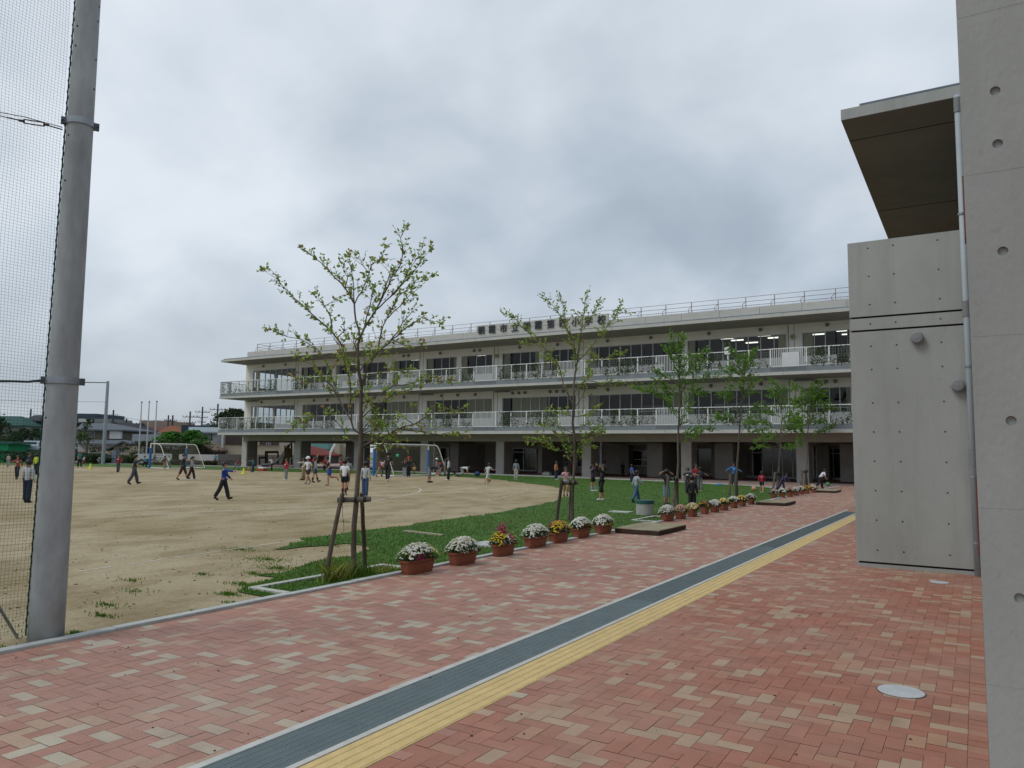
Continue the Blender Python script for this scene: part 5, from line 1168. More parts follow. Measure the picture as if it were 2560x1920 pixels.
PEOPLE=[
(66,1256,1147,180,'stand',LG,True,NV,'long',BK,'s','grey-topped child in dark trousers seen from behind through the green net',{}),
(42,1199,1137,20,'run2',(.30,.06,.05),True,NV,'long',BK,'s','child in a red top with a white print running behind the net at far left',dict(print_=('f',WH))),
(70,1190,1130,100,'stand',(.02,.025,.07),True,NV,'long',BK,'s','child in a navy jacket half hidden behind the grey-topped child at the net',{}),
(89,1186,1133,180,'stand',(.55,.62,.05),True,NV,'long',BK,'s','child in a neon yellow top mostly hidden beside the tall pole',{}),
(20,1166,1134,0,'stand',(.45,.36,.34),True,GY,'long',BK,'s','small distant child in pale pink at the very left edge',{}),
(198,1168,1128,60,'armup',TE,False,BK,'long',BK,'s','child in teal raising an arm just right of the tall pole',{}),
(208,1164,1138,90,'run',WH,False,(.30,.03,.04),'knee',WH,'s','small child in white with red shorts beside the child in teal near the pole',{}),
(243,1160,1139,90,'crouch',(.3,.32,.3),True,GY,'long',BK,'s','tiny distant stooping child in grey by the dark hedge',{}),
(295,1180,1136,0,'stand',(.26,.02,.03),True,DG,'long',BK,'s','child in a dark red jacket standing to face the viewer on the far sand',dict(print_=('f',WH))),
(334,1211,1135,120,'walk',(.03,.035,.05),False,DG,'long',BK,'s','boy in a black shirt with a red undersleeve and grey trousers walking on the sand',{}),
(362,1171,1139,-70,'run2',(.03,.28,.48),True,BK,'long',WH,'s','child in bright sky blue running next to the left blue goal post',{}),
(386,1161,1136,180,'stand',(.05,.06,.09),True,GY,'long',BK,'s','distant child in a dark top and grey trousers inside the far goal at left',{}),
(401,1161,1136,90,'stand',GY,True,GY,'long',BK,'s','distant child all in grey inside the far goal',{}),
(411,1174,1139,180,'stand',(.05,.03,.025),False,KH,'knee',WH,'s','child with a black and orange shirt and khaki shorts in the far goal mouth',dict(print_=('b',(.45,.12,.04)))),
(421,1169,1138,90,'walk',WH,True,GY,'long',BK,'s','distant child in white behind the khaki shorts in the far goal',{}),
(456,1200,1133,95,'stride',(.03,.03,.035),False,BR_,'knee',BK,'s','boy in a black T-shirt and dark brown shorts striding across the sand',dict(pv=1)),
(478,1201,1140,95,'walk',GY,True,(.05,.015,.025),'long',WH,'p','girl with a ponytail and white-hemmed grey top walking beside the striding boy',{}),
(522,1157,1123,120,'point',WH,True,NV,'long',BK,'s','distant child in white and navy standing high by the low wall reaching out',{}),
(538,1163,1134,180,'stand',(.03,.28,.38),False,(.18,.03,.04),'knee',BK,'s','distant child with a cyan shirt and red shorts seen from behind near the wall',{}),
(557,1250,1153,90,dict(LH=17,LK=3,RH=-19,RK=12,LA=14,RA=80,LS=6,RS=4,LE=35,RE=2,lean=0),(.012,.045,.24),True,(.018,.018,.025),'long',BK,'s','boy in a royal blue long-sleeved top striding right with his arm stretched out',{}),
(591,1174,1145,80,'lean',RE,True,GY,'long',BK,'s','distant child in red leaning forward before the dark grey wall',dict(print_=('f',WH))),
(632,1180,1145,-90,'point',TE,True,(.03,.06,.09),'long',BK,'s','child in a teal top stretching both arms left near the orange ball',{}),
(679,1177,1143,-60,'face',WH,True,BK,'long',BK,'s','child in a white shirt and black trousers before the white slide',{}),
(715,1200,1146,-40,'stand',(.32,.02,.03),True,(.16,.18,.21),'long',WH,'s','child in a bright red top and grey trousers facing left on the sand',dict(print_=('f',WH))),
(758,1200,1144,-80,'point',(.5,.48,.42),True,KH,'long',BK,'s','child in cream with arms reaching left just behind the white-capped child',{}),
(769,1211,1141,-30,'walk',WH,False,(.06,.02,.02),'short',GY,(.7,.7,.72),'child in a white cap, white polo shirt and dark red shorts walking',{}),
(784,1174,1140,0,'stand',(.42,.05,.09),True,BK,'long',BK,'s','distant child in pink red behind the raised arm',{}),
(787,1206,1142,100,'armup',(.20,.25,.23),True,(.04,.07,.16),'short',BK,'s','child in a grey green top raising an arm, with long black socks',dict(sock=BK)),
(811,1176,1143,180,'stand',(.38,.02,.03),False,BK,'long',BK,'s','child in a red T-shirt and black trousers seen from behind, standing on the far grass',{}),
(822,1213,1140,-75,'run',(.018,.018,.018),False,(.02,.08,.38),'short',(.3,.2,.1),'s','boy in a black shirt with yellow trim and bright blue shorts running',dict(print_=('b',(.55,.6,.05)),stripe=None)),
(853,1177,1147,180,'stand',(.35,.05,.06),True,DG,'long',BK,'s','distant child in red left of the white T-shirt',{}),
(867,1224,1142,180,'walk',(.26,.28,.27),True,BK,'knee',BK,'s','child in grey hidden behind the boy with the white T-shirt',{}),
(860,1237,1147,176,'stand',(.72,.73,.74),False,(.012,.012,.015),'short',(.3,.25,.25),'s','boy with a white T-shirt and black shorts seen from behind on the sand',dict(sock=(.08,.02,.02))),
(912,1242,1152,170,'stand',(.40,.42,.44),True,(.04,.08,.16),'long',(.35,.4,.45),'s','child in a pale grey sweater and jeans partly hidden by the nearest trunk',{}),
(948,1192,1146,90,'walk',(.32,.04,.05),True,KH,'long',BK,'s','child in a red vest and khaki trousers beside the blue goal post',{}),
(954,1187,1147,180,'stand',WH,False,BK,'long',BK,'s','distant child in white behind the red vest',{}),
(969,1203,1128,178,'walk',(.02,.022,.025),False,(.014,.014,.016),'long',WH,'s','adult in a black T-shirt and black track trousers with a white side stripe walking away',dict(print_=('b',(.16,.17,.16)),stripe=(.5,.52,.55))),
(1011,1193,1147,0,'face',(.04,.04,.045),True,GY,'long',WH,'s','child in dark clothes with hands at the face in front of the net',{}),
(1021,1192,1142,10,'face',(.03,.03,.04),True,BK,'long',BK,(.55,.02,.02),'child in a red cap and black outfit before the goal net',{}),
(1036,1187,1157,0,'crouch',(.05,.05,.05),True,(.10,.08,.04),'knee',BK,'s','child squatting as goalkeeper with a mustard ball',{}),
(1058,1178,1144,110,'run2',(.03,.035,.04),True,BK,'long',BK,'s','child in black running behind the right part of the net',{}),
(1067,1176,1138,0,'stand',(.40,.15,.06),True,GY,'long',BK,'s','distant child in orange behind the right blue goal post',{}),
(1073,1206,1162,90,'bend',(.018,.022,.025),False,(.22,.22,.25),'knee',BK,'s','child bending right over with a black shirt and pale grey shorts',{}),
(1091,1190,1145,90,'stand',GY,True,BK,'knee',WH,(.7,.7,.7),'child with a white cap and grey top inside the goal',{}),
(1099,1188,1149,180,'stand',(.36,.05,.05),True,GY,'long',BK,'s','child in a red checked shirt inside the goal by the side net',{}),
(1112,1188,1146,90,'stand',(.24,.23,.24),True,KH,'long',BK,'l','long-haired child in grey beside the goal side bar',{}),
(1121,1201,1142,-80,'stand',(.42,.44,.46),True,(.015,.015,.017),'long',WH,'s','child in a pale grey sweater and black trousers standing at the goal side bar',{}),
(1132,1191,1168,60,'crouch',(.03,.035,.05),True,BK,'long',WH,'s','dark dressed child sitting on the grass behind the crawling one',{}),
(1153,1192,1172,95,'crawl',WH,False,GY,'long',BK,'s','child crawling on hands and knees with a white back',dict(hh=1.35)),
(1218,1210,1157,150,'dribble',(.40,.43,.44),False,(.38,.41,.43),'knee',(.5,.45,.4),'s','child all in pale grey dribbling the ochre ball',{}),
(1290,1200,1148,178,'stand',(.24,.26,.27),True,(.40,.36,.33),'long',WH,'l','long-haired child in a grey hooded top and beige trousers with its back turned',{}),
(1390,1199,1152,60,'stand',(.55,.20,.09),True,(.03,.04,.08),'long',WH,'s','child in an orange jacket with a blue sleeve on the far lawn edge',{}),
(1414,1188,1147,180,'stand',(.05,.055,.05),True,BK,'long',BK,'s','tall dark figure in the hall behind the girl in pink',{}),
(1431,1188,1150,-40,'stand',(.35,.03,.04),True,BK,'long',BK,'s','distant child in red behind the second trunk',{}),
(1414,1241,1166,0,'run2',(.55,.32,.36),True,(.30,.29,.32),'skirt',BK,'l','girl with long dark hair in a pink top and pale skirt behind the log frame',dict(fem=True)),
(1482,1228,1160,60,'armsup',(.06,.025,.06),True,BK,'short',WH,'l','child in a dark purple top, black shorts and pale knee socks raising her hands',dict(sock=(.38,.36,.42))),
(1503,1252,1160,-60,dict(LH=12,RH=-12,LA=95,RA=110,LS=12,RS=10,LE=70,RE=65,lean=-12,LK=8,RK=4,inw=-.5),(.013,.013,.015),True,(.013,.013,.015),'knee',WH,'s','tall child all in black with white shoes leaning back with arms raised',{}),
(1512,1190,1150,90,'stand',(.35,.05,.07),True,BK,'long',BK,'l','distant child in dull red in the hall behind the tall black figure',{}),
(1557,1190,1154,180,'walk',(.02,.022,.035),True,BK,'long',BK,'s','distant dark child with pale soles in front of the hall',{}),
(1579,1208,1160,120,'stand',(.02,.09,.36),False,NV,'long',WH,'s','child with a bright blue shirt and dark blue trousers left of the pale sweater',{}),
(1591,1256,1175,110,'walk',(.34,.37,.40),True,(.055,.12,.22),'long',BK,'l','child in a pale grey sweater and blue jeans striding on the lawn near the well',{}),
(1633,1190,1156,90,'stride',(.03,.03,.035),True,BK,'long',BK,'s','distant dark child striding in the hall near the glass front',{}),
(1667,1261,1172,178,'headhands',(.013,.013,.013),False,(.13,.26,.36),'knee',BK,'s','child in black shirt and light blue shorts holding hands on the head',{}),
(1719,1236,1168,-20,'leftarm',(.03,.03,.04),False,DG,'long',BK,'s','child in a black and white T-shirt stretching one arm to the left',dict(print_=('f',WH))),
(1740,1226,1159,10,'stand',(.34,.02,.03),True,DG,'long',BK,'s','child in a red shirt behind the arm-stretching child',{}),
(1750,1228,1167,175,'tpose',(.03,.04,.07),False,(.16,.16,.15),'long',WH,'s','child in a navy vest and grey trousers with arms over the others shoulders',dict(print_=('b',RE))),
(1731,1283,1187,180,'stand',(.014,.015,.018),True,(.012,.012,.014),'long',BK,'s','child all in black standing behind the near planters, seen from behind',{}),
(1834,1214,1156,0,'tpose',(.02,.16,.46),True,(.05,.05,.055),'long',BK,'s','boy in a bright blue top with both arms spread wide',dict(print_=('f',(.5,.55,.65)))),
(1850,1190,1157,180,'stand',(.02,.02,.025),True,BK,'long',BK,'s','distant dark child behind the boy with spread arms',{}),
(1905,1233,1177,160,'walk',(.42,.02,.05),True,(.03,.03,.06),'short',(.6,.55,.45),'l','child in a crimson jacket with a pale back print and dark shorts on the lawn',dict(print_=('b',(.5,.45,.25)))),
(1954,1227,1182,70,'lean',(.05,.03,.10),True,(.04,.03,.08),'long',BK,'s','child in dark violet stooping forward under the fifth tree',{}),
(2051,1221,1172,100,'lean',(.66,.67,.70),False,BK,'long',BK,'s','child in a white T-shirt and black trousers stooping towards the green ball',{}),
(2115,1197,1156,-90,'point',(.022,.02,.02),True,BK,'long',BK,'s','distant dark figure before the right glass doors',{}),
]
for P in PEOPLE:
    kw=dict(P[12]); kw.pop('pv',None)
    person(*P[:12],**kw)
# convert skinned figures to plain meshes in one pass
bpy.context.view_layer.update(); dg=bpy.context.evaluated_depsgraph_get(); new=[]
for o in SK: new.append(bpy.data.meshes.new_from_object(o.evaluated_get(dg)))
for o,me in zip(SK,new):
    o.modifiers.clear(); o.data=me; me.polygons.foreach_set('use_smooth',[True]*len(me.polygons))
# ------------------------------------------------------------------ far surroundings
def ph(x,y): return 180+x/5.821,980+y/5.821
def pl(x,y): return x/6.32,1000+y/6.32
def z2(x,y): return 500+x/4.424,1050+y/4.424
def z12(x,y): return 600+x/7.373,1080+y/7.373
def tile_mat(name,col):
    m=bpy.data.materials.new(name); m.use_nodes=True; N=m.node_tree.nodes; L=m.node_tree.links; b=N['Principled BSDF']; b.inputs['Roughness'].default_value=.85; b.inputs['Specular IOR Level'].default_value=.15
    tc=N.new('ShaderNodeTexCoord'); w=N.new('ShaderNodeTexWave'); w.bands_direction='Z'; w.inputs['Scale'].default_value=2.2; w.inputs['Distortion'].default_value=.6; L.new(tc.outputs['Object'],w.inputs['Vector'])
    r=N.new('ShaderNodeValToRGB'); r.color_ramp.elements[0].color=(*[c*.72 for c in col],1); r.color_ramp.elements[1].color=(*[c*1.15 for c in col],1); r.color_ramp.elements[0].position=.2; L.new(w.outputs['Color'],r.inputs[0]); L.new(r.outputs[0],b.inputs['Base Color']); return m
RG=tile_mat('roof_grey',(.125,.145,.165)); RD_=tile_mat('roof_dark',(.05,.052,.06)); RR_=tile_mat('roof_red',(.17,.045,.035)); RO=tile_mat('roof_orange',(.22,.085,.045)); RB=tile_mat('roof_bluegrey',(.035,.06,.085)); RT_=tile_mat('roof_teal',(.06,.14,.13)); RP=tile_mat('roof_pale',(.28,.33,.36))
Wc=mat('wall_cream',(.40,.37,.28),.85,.08,1); Ww=mat('wall_white',(.48,.49,.48),.8,.06,1); Wo=mat('wall_olive',(.12,.115,.085),.85,.1,1); Wg=mat('wall_grey',(.20,.22,.21),.85,.08,1); Wt=mat('wall_tan',(.25,.19,.15),.85,.08,1); Wb=mat('wall_brown',(.055,.04,.038),.8,.1,1); Wl=mat('wall_lightblue',(.36,.41,.44),.8,.06,1)
wglass=mat('far_window',(.05,.06,.07),.15,spec=.6); wfr=mat('far_frame',(.35,.36,.36),.6)
def wallbox(t,px,D,depth,m,name='wall',z0=-.1):
    (u0,v0),(u1,v1)=px; r0,zt=rz(u0,v0,D); r1,_=rz(u1,v0,D); zb=rz(u1,v1,D)[1] if z0 is None else z0
    k=MB(); k.rbox(r0,r1,D,D+depth,zb,zt); return k.build(name,m,t)
def winbox(t,px,D,par=None,m=None):
    (u0,v0),(u1,v1)=px; r0,zt=rz(u0,v0,D); r1,zb=rz(u1,v1,D)
    k=MB(); k.rbox(r0-.05,r1+.05,D-.06,D-.001,zb-.05,zt+.05); f=k.build('window',wfr,par or t)
    k=MB(); k.rbox(r0,(r0+r1)/2-.03,D-.075,D-.061,zb,zt); k.rbox((r0+r1)/2+.03,r1,D-.075,D-.061,zb,zt); k.build('pane',m or wglass,f)
def sideroof(t,ue0,ue1,ve,ur0,ur1,vr,D,depth,m,hip=0,name='roof'):
    r0,ze=rz(ue0,ve,D-.6); r1,_=rz(ue1,ve,D-.6); Dm=D+depth/2; q0,zr=rz(ur0,vr,Dm); q1,_=rz(ur1,vr,Dm)
    k=MB(); A,B=fr(r0,D-.6,ze),fr(r1,D-.6,ze); C,E=fr(q1,Dm,zr),fr(q0,Dm,zr); F,G=fr(r1,D+depth+.6,ze),fr(r0,D+depth+.6,ze)
    k.poly([A,B,C,E]); k.poly([F,G,E,C]); k.poly([B,F,C]); k.poly([G,A,E]); dn=Vector((0,0,-.18)); k.poly([A+dn,G+dn,F+dn,B+dn]); k.poly([A+dn,B+dn,B,A]); k.poly([B+dn,F+dn,F,B]); k.poly([G+dn,A+dn,A,G]); k.poly([F+dn,G+dn,G,F])
    return k.build(name,m,t)
def gableroof(t,ul,ur,ve_l,ve_r,up,vp,D,depth,m,wm,name='roof'):
    a=rz(ul,ve_l,D); b=rz(ur,ve_r,D); p=rz(up,vp,D); k=MB(); th=.18
    for (q,s) in ((a,-1),(b,1)):
        P=[fr(q[0],D-.5,q[1]),fr(p[0],D-.5,p[1]),fr(p[0],D+depth,p[1]),fr(q[0],D+depth,q[1])]; k.hexa([x-Vector((0,0,th)) for x in P]+P)
    r=k.build(name,m,t); k=MB(); zz=min(a[1],b[1])-.1
    k.hexa([fr(a[0]+.2,D,zz-.3),fr(b[0]-.2,D,zz-.3),fr(b[0]-.2,D+depth-.1,zz-.3),fr(a[0]+.2,D+depth-.1,zz-.3),fr(p[0]-.02,D,p[1]-.25),fr(p[0]+.02,D,p[1]-.25),fr(p[0]+.02,D+depth-.1,p[1]-.25),fr(p[0]-.02,D+depth-.1,p[1]-.25)]); k.build('gable',wm,t); return r
def house(lab,u,D,name='house',cat='house'): 
    r,_=rz(u,1150,D); return thing(name,lab,cat,fr(r,D,0),'houses beyond the playground')
D=96
t=house('large grey-roofed two-storey house with a white shutter box behind the tall post',(ph(400,0))[0],D)
wallbox(t,(ph(70,545),ph(725,700)),D,8,Wo); sideroof(t,*[ph(60,0)[0],ph(745,0)[0],ph(0,540)[1]],ph(150,0)[0],ph(590,0)[0],ph(0,452)[1],D,8,RG)
wallbox(t,(ph(550,562),ph(716,682)),D-.4,.39,Ww,'shutter_box',None); wallbox(t,(ph(496,560),ph(549,682)),D-.2,.19,flat((.13,.10,.10)),'shutter',None)
sideroof(t,ph(60,0)[0],ph(860,0)[0],ph(0,742)[1],ph(60,0)[0],ph(790,0)[0],ph(0,690)[1],D-2.5,4,RG,name='lower_roof'); wallbox(t,(ph(90,745),ph(620,900)),D-2,10,Ww)
winbox(t,(ph(180,580),ph(330,660)),D); winbox(t,(ph(385,800),ph(440,870)),D-2.,m=flat((.2,.08,.07)))
t=house('house side wing with a long dark roof sloping down to the right',(ph(800,0))[0],D+6); wallbox(t,(ph(640,565),ph(960,700)),D+6,7,Wc)
gableroof(t,ph(480,0)[0],ph(975,0)[0],ph(0,560)[1],ph(0,598)[1],ph(620,0)[0],ph(0,432)[1],D+6,8,RD_,Wc)
t=house('dark blue flat-topped block with a pale band behind the grey roof',(ph(230,0))[0],125,'apartment_block','building'); wallbox(t,(ph(40,312),ph(365,500)),125,9,flat((.035,.06,.08))); wallbox(t,(ph(95,388),ph(275,436)),124.5,.45,Ww,'balcony_band',None); wallbox(t,(ph(330,390),ph(605,520)),120,6,Wg)
t=house('small cream cottage with a pointed gable and one dark window',(ph(700,0))[0],88); wallbox(t,(ph(610,780),ph(858,900)),88,6,Wc); gableroof(t,ph(490,0)[0],ph(868,0)[0],ph(0,835)[1],ph(0,745)[1],ph(772,0)[0],ph(0,708)[1],88,6,RG,Wc); wallbox(t,(ph(480,850),ph(610,900)),88.5,5,Wc,'annex'); winbox(t,(ph(690,812),ph(762,870)),88)
t=house('house with a broad grey tiled roof in the middle behind the flagpoles',(ph(1080,0))[0],92); sideroof(t,ph(858,0)[0],ph(1345,0)[0],ph(0,812)[1],ph(880,0)[0],ph(1320,0)[0],ph(0,612)[1],92,9,RG); wallbox(t,(ph(885,815),ph(1320,900)),92,8,Wb); winbox(t,(ph(920,825),ph(1090,880)),92)
t=house('house with a dark red hipped roof behind the grey tiled one',(ph(1060,0))[0],112); sideroof(t,ph(870,0)[0],ph(1250,0)[0],ph(0,568)[1],ph(1000,0)[0],ph(1080,0)[0],ph(0,488)[1],112,9,RR_); wallbox(t,(ph(910,570),ph(1215,640)),112,8,Wb)
t=house('house with an orange brown tiled roof behind the bright pine trees',(ph(1430,0))[0],110); sideroof(t,ph(1245,0)[0],ph(1610,0)[0],ph(0,582)[1],ph(1420,0)[0],ph(1500,0)[0],ph(0,488)[1],110,9,RO); wallbox(t,(ph(1270,584),ph(1590,660)),110,8,Wg)
t=house('plain tan flat-roofed block behind the red roofs',(ph(1180,0))[0],140,'apartment_block','building'); wallbox(t,(ph(982,415),ph(1398,560)),140,12,Wt)
t=house('pale blue house with a dark window and silver roof right of the pines',(ph(1900,0))[0],94); wallbox(t,(ph(1700,585),ph(2110,900)),94,7,Wl); sideroof(t,ph(1690,0)[0],ph(2128,0)[0],ph(0,575)[1],ph(1700,0)[0],ph(2118,0)[0],ph(0,508)[1],94,6,RP); wallbox(t,(ph(1592,482),ph(2125,512)),99,5,RB,'top_roof',None); wallbox(t,(ph(1592,500),ph(1700,590)),98.5,5,RB,'gable_end',None); wallbox(t,(ph(1910,466),ph(2060,486)),100,2,Ww,'parapet',None)
w0=wallbox(t,(ph(1882,598),ph(2028,712)),93.8,.19,Wb,'window_surround',None); winbox(t,(ph(1905,615),ph(2010,700)),93.8); wallbox(t,(ph(1950,765),ph(2182,805)),93,4,RD_,'lower_roof',None)
t=house('low house with a brown sloping gable roof below the pale blue one',(ph(1850,0))[0],86); gableroof(t,ph(1500,0)[0],ph(2075,0)[0],ph(0,850)[1],ph(0,842)[1],ph(1810,0)[0],ph(0,702)[1],86,5,flat((.17,.12,.085)),Wb); wallbox(t,(ph(1530,846),ph(2050,905)),86.2,5,Wb)
t=house('pale blue extension at the right end of the houses, next to the school corner',(ph(2150,0))[0],97); wallbox(t,(ph(2105,540),ph(2240,900)),97,5,flat((.3,.33,.34))); wallbox(t,(ph(2140,545),ph(2230,610)),96.8,.19,Wl,'panel',None)
t=house('cream hall with dark brown shutters seen behind the school columns',z12(300,0)[0],90,'hall','building'); wallbox(t,((556,1084),(700,1165)),90,8,Wc)
for a,b in ((z2(285,165),z2(480,275)),(z12(360,150),z12(715,242))): wallbox(t,(a,b),89.9,.09,Wb,'shutter',None)
wallbox(t,((554,1083),(559,1165)),89.7,.29,Ww,'downpipe'); winbox(t,(z12(495,165),z12(565,235)),89.85); wallbox(t,(z12(60,235),z12(735,242)),89.8,.19,flat((.3,.27,.2)),'ledge',None)
t=house('house with a reddish tiled roof seen through the second opening under the school',z12(1440,0)[0],98); sideroof(t,z12(1240,0)[0],z12(1650,0)[0],z12(0,420)[1],z12(1180,0)[0],z12(1380,0)[0],z12(0,265)[1],98,9,RR_); wallbox(t,(z12(1260,425),z12(1620,600)),98,8,Wb)
t=house('teal green roof building behind the reddish roof under the school',z12(1430,0)[0],125); sideroof(t,z12(1250,0)[0],z12(1640,0)[0],z12(0,310)[1],z12(1280,0)[0],z12(1600,0)[0],z12(0,150)[1],125,12,RT_); wallbox(t,(z12(1260,312),z12(1630,420)),125,10,Wg)
t=house('beige ribbed building at the right of the opening under the school',z12(1900,0)[0],105,'apartment_block','building'); wallbox(t,(z12(1740,180),z12(1835,560)),104,6,Wc); wallbox(t,(z12(1850,200),z12(2100,560)),105,6,Wc)
m=MB(); A=atD(*z12(1668,382),96); B=atD(*z12(1765,198),96); m.tube([A,B],.16,6); A2=atD(*z12(1600,600),96); m.tube([A,atD(*z12(1640,600),96)],.12,6); solo(m,'stair_rail',white_p,'white slanting stair rail seen through the second opening under the school','stair rail')
# walls and hedges at the ground edge
def rwall(u0,u1,v,D,th,name,m,lab,cat):
    r0,z=rz(u0,v,D); r1,_=rz(u1,v,D); k=MB(); k.rbox(r0,r1,D,D+th,-.1,z)
    return solo(k,name,m,lab,cat)
rwall(ph(925,0)[0],ph(1440,0)[0],ph(0,897)[1],80,.3,'boundary_wall',Ww,'white boundary wall behind the far goal','wall')
rwall(ph(1560,0)[0],ph(2130,0)[0],ph(0,905)[1],80,.3,'boundary_wall',Ww,'pale boundary wall right of the lattice gate behind the far goal','wall')
m=MB(); r0,z1=rz(ph(1440,0)[0],ph(0,905)[1],80); r1,_=rz(ph(1560,0)[0],0,80)
for i in range(9): m.rbox(r0+(r1-r0)*i/8-.04,r0+(r1-r0)*i/8+.04,80,80.08,-.1,z1)
for i in range(5): m.rbox(r0,r1,79.98,80.0,z1*i/4-.04,z1*i/4+.04)
solo(m,'lattice_gate',frame_m,'pale lattice gate in the boundary wall behind the far goal','gate')
rwall(545,608,1135.5,77,.4,'retaining_wall',flat((.12,.115,.11)),'dark grey wall left of the first school column','wall')
rwall(608,760,1136.5,82,.4,'retaining_wall',flat((.16,.15,.13)),'grey wall behind the slide under the school','wall')
rwall(ph(380,0)[0],ph(1300,0)[0],ph(0,1038)[1],78.5,.3,'low_kerb_wall',kerb_m,'low pale kerb along the grass strip at the far left','kerb')
rwall(ph(586,0)[0],ph(640,0)[0],ph(0,850)[1],80,.8,'gate_pillar',flat((.19,.22,.27)),'blue grey square pillar left of the child in the dark red jacket','pillar')
m=MB(); r0,z0=rz(ph(640,0)[0],ph(0,905)[1],80.5); r1,_=rz(ph(920,0)[0],0,80.5)
for z in (z0,z0-.35,z0-.7): m.rbox(r0,r1,80.5,80.56,z-.04,z)
for i in range(8): m.rbox(r0+(r1-r0)*i/7-.04,r0+(r1-r0)*i/7+.04,80.48,80.58,0,z0)
solo(m,'rail_fence',steel,'low steel rail fence below the small cream cottage','fence')
def blob_tree(lab,u,vb,D,w,z0,z1,n,cols,ls,name='tree',group='trees beyond the playground',trunk=True,seed=0,kind=None,gap=.5,w2=None):
    rr=random.Random(seed); r,_=rz(u,vb,D); c=fr(r,D,0); t=thing(name,lab,'tree' if trunk else 'hedge',c,group)
    lf=MB(); cl=[(rr.uniform(-1,1),rr.uniform(-1,1),rr.random()) for _ in range(max(6,n//90))]
    for i in range(n):
        a=rr.choice(cl); rad=.30
        x=a[0]*.8+rr.gauss(0,rad*.6); y=a[1]*.8+rr.gauss(0,rad*.6); zf=min(1,max(0,a[2]+rr.gauss(0,.09))); tap=(1-.65*max(0,zf-.4)/.6) if trunk else 1
        p=c+Vector(RT)*x*w*tap+Vector(FW)*y*(w2 or w)*tap+Vector((0,0,z0+zf*(z1-z0))); s=ls*rr.uniform(.5,1.3)
        d=Vector((rr.uniform(-1,1),rr.uniform(-1,1),rr.uniform(-.7,.7))).normalized()*s; q=d.cross(Vector((rr.uniform(-1,1),rr.uniform(-1,1),rr.uniform(-1,1)))).normalized()*s*.5; cc=rr.choice(cols); f=rr.uniform(.7,1.25); lf.poly([p-d,p-q,p+d,p+q],0,tuple(k*f for k in cc))
    lf.build('crown' if trunk else 'foliage',leafA,t,col=True)
    if trunk:
        m=MB(); m.tube([c,c+Vector((.1,0,z0*.6)),c+Vector((0,.1,z0+(z1-z0)*.5)),c+Vector((0,0,z1*.9))],[.16,.13,.08,.03],7)
        for _ in range(7): zz=rr.uniform(z0*.8,z1*.8); m.tube([c+Vector((0,0,zz)),c+Vector(RT)*rr.uniform(-.7,.7)*w+Vector((0,rr.uniform(-.5,.5)*w,zz+rr.uniform(.2,.9)))],[.05,.015],5)
        m.build('trunk',bark,t)
    return t
dk=[(.03,.06,.02),(.02,.045,.015),(.045,.07,.025)]; bg=[(.07,.22,.03),(.09,.27,.04),(.05,.15,.02)]
def zof(v,D): return rz(300,v,D)[1]
blob_tree('sparse dark green tree in front of the left grey-roofed house',ph(195,0)[0],1150,84,1.6,1.2,zof(ph(0,400)[1],84),620,[(.05,.09,.03),(.07,.10,.03),(.04,.07,.025)],.16,seed=1)
blob_tree('bright green cloud-pruned pine left of the pair, above the far goal',ph(1420,0)[0],1150,84,2.0,zof(ph(0,735)[1],84),zof(ph(0,570)[1],84),2600,bg,.15,'pine_tree',seed=2)
blob_tree('bright green pointed pine right of the pair, above the far goal',ph(1730,0)[0],1150,84,1.7,zof(ph(0,740)[1],84),zof(ph(0,548)[1],84),2200,bg,.15,'pine_tree',seed=3)
blob_tree('big dark tree rising behind the left corner of the school',578,1150,100,3.0,3.,zof(1020,100),4200,[(.05,.075,.035),(.035,.06,.025),(.07,.09,.045)],.22,seed=4)
blob_tree('small bare-looking bush showing over the dark red roof',ph(890,0)[0],1150,108,2.4,zof(ph(0,530)[1],108),zof(ph(0,450)[1],108),260,[(.07,.06,.05),(.05,.045,.04)],.16,seed=5)
blob_tree('round dark hedge at the foot of the far tall post',ph(330,0)[0],1150,80,2.3,0,1.05,2400,dk,.11,'hedge','hedges at the far edge',False,seed=6)
blob_tree('dark hedge between the far tall post and the blue grey pillar',ph(510,0)[0],1150,81,1.5,0,.85,1400,dk,.11,'hedge','hedges at the far edge',False,seed=7)
blob_tree('dark hedge behind the rail fence below the cream cottage',ph(770,0)[0],1150,82,2.2,0,.9,1500,dk,.11,'hedge','hedges at the far edge',False,seed=12)
blob_tree('yellow green shrub right of the cream cottage',ph(880,0)[0],1150,82,.9,0,1.7,900,[(.09,.10,.03),(.05,.07,.02)],.11,'shrub','hedges at the far edge',False,seed=8)
blob_tree('low brown leafed hedge behind the far goal net',ph(1340,0)[0],1150,77.5,3.2,0,.55,1800,[(.07,.055,.03),(.04,.04,.02),(.05,.06,.02)],.11,'hedge','hedges at the far edge',False,seed=9,w2=.6)
blob_tree('low brown leafed hedge right of the far goal, under the standing child',ph(1830,0)[0],1150,77.5,4.2,0,.55,2200,[(.07,.055,.03),(.04,.04,.02),(.05,.06,.02)],.11,'hedge','hedges at the far edge',False,seed=10,w2=.6)
blob_tree('dark green shrub mass behind the far goal below the pines',ph(1480,0)[0],1150,83,4.6,.2,2.4,3600,[(.04,.055,.02),(.03,.045,.018),(.06,.065,.03)],.14,'shrub','hedges at the far edge',False,seed=11,w2=1.)
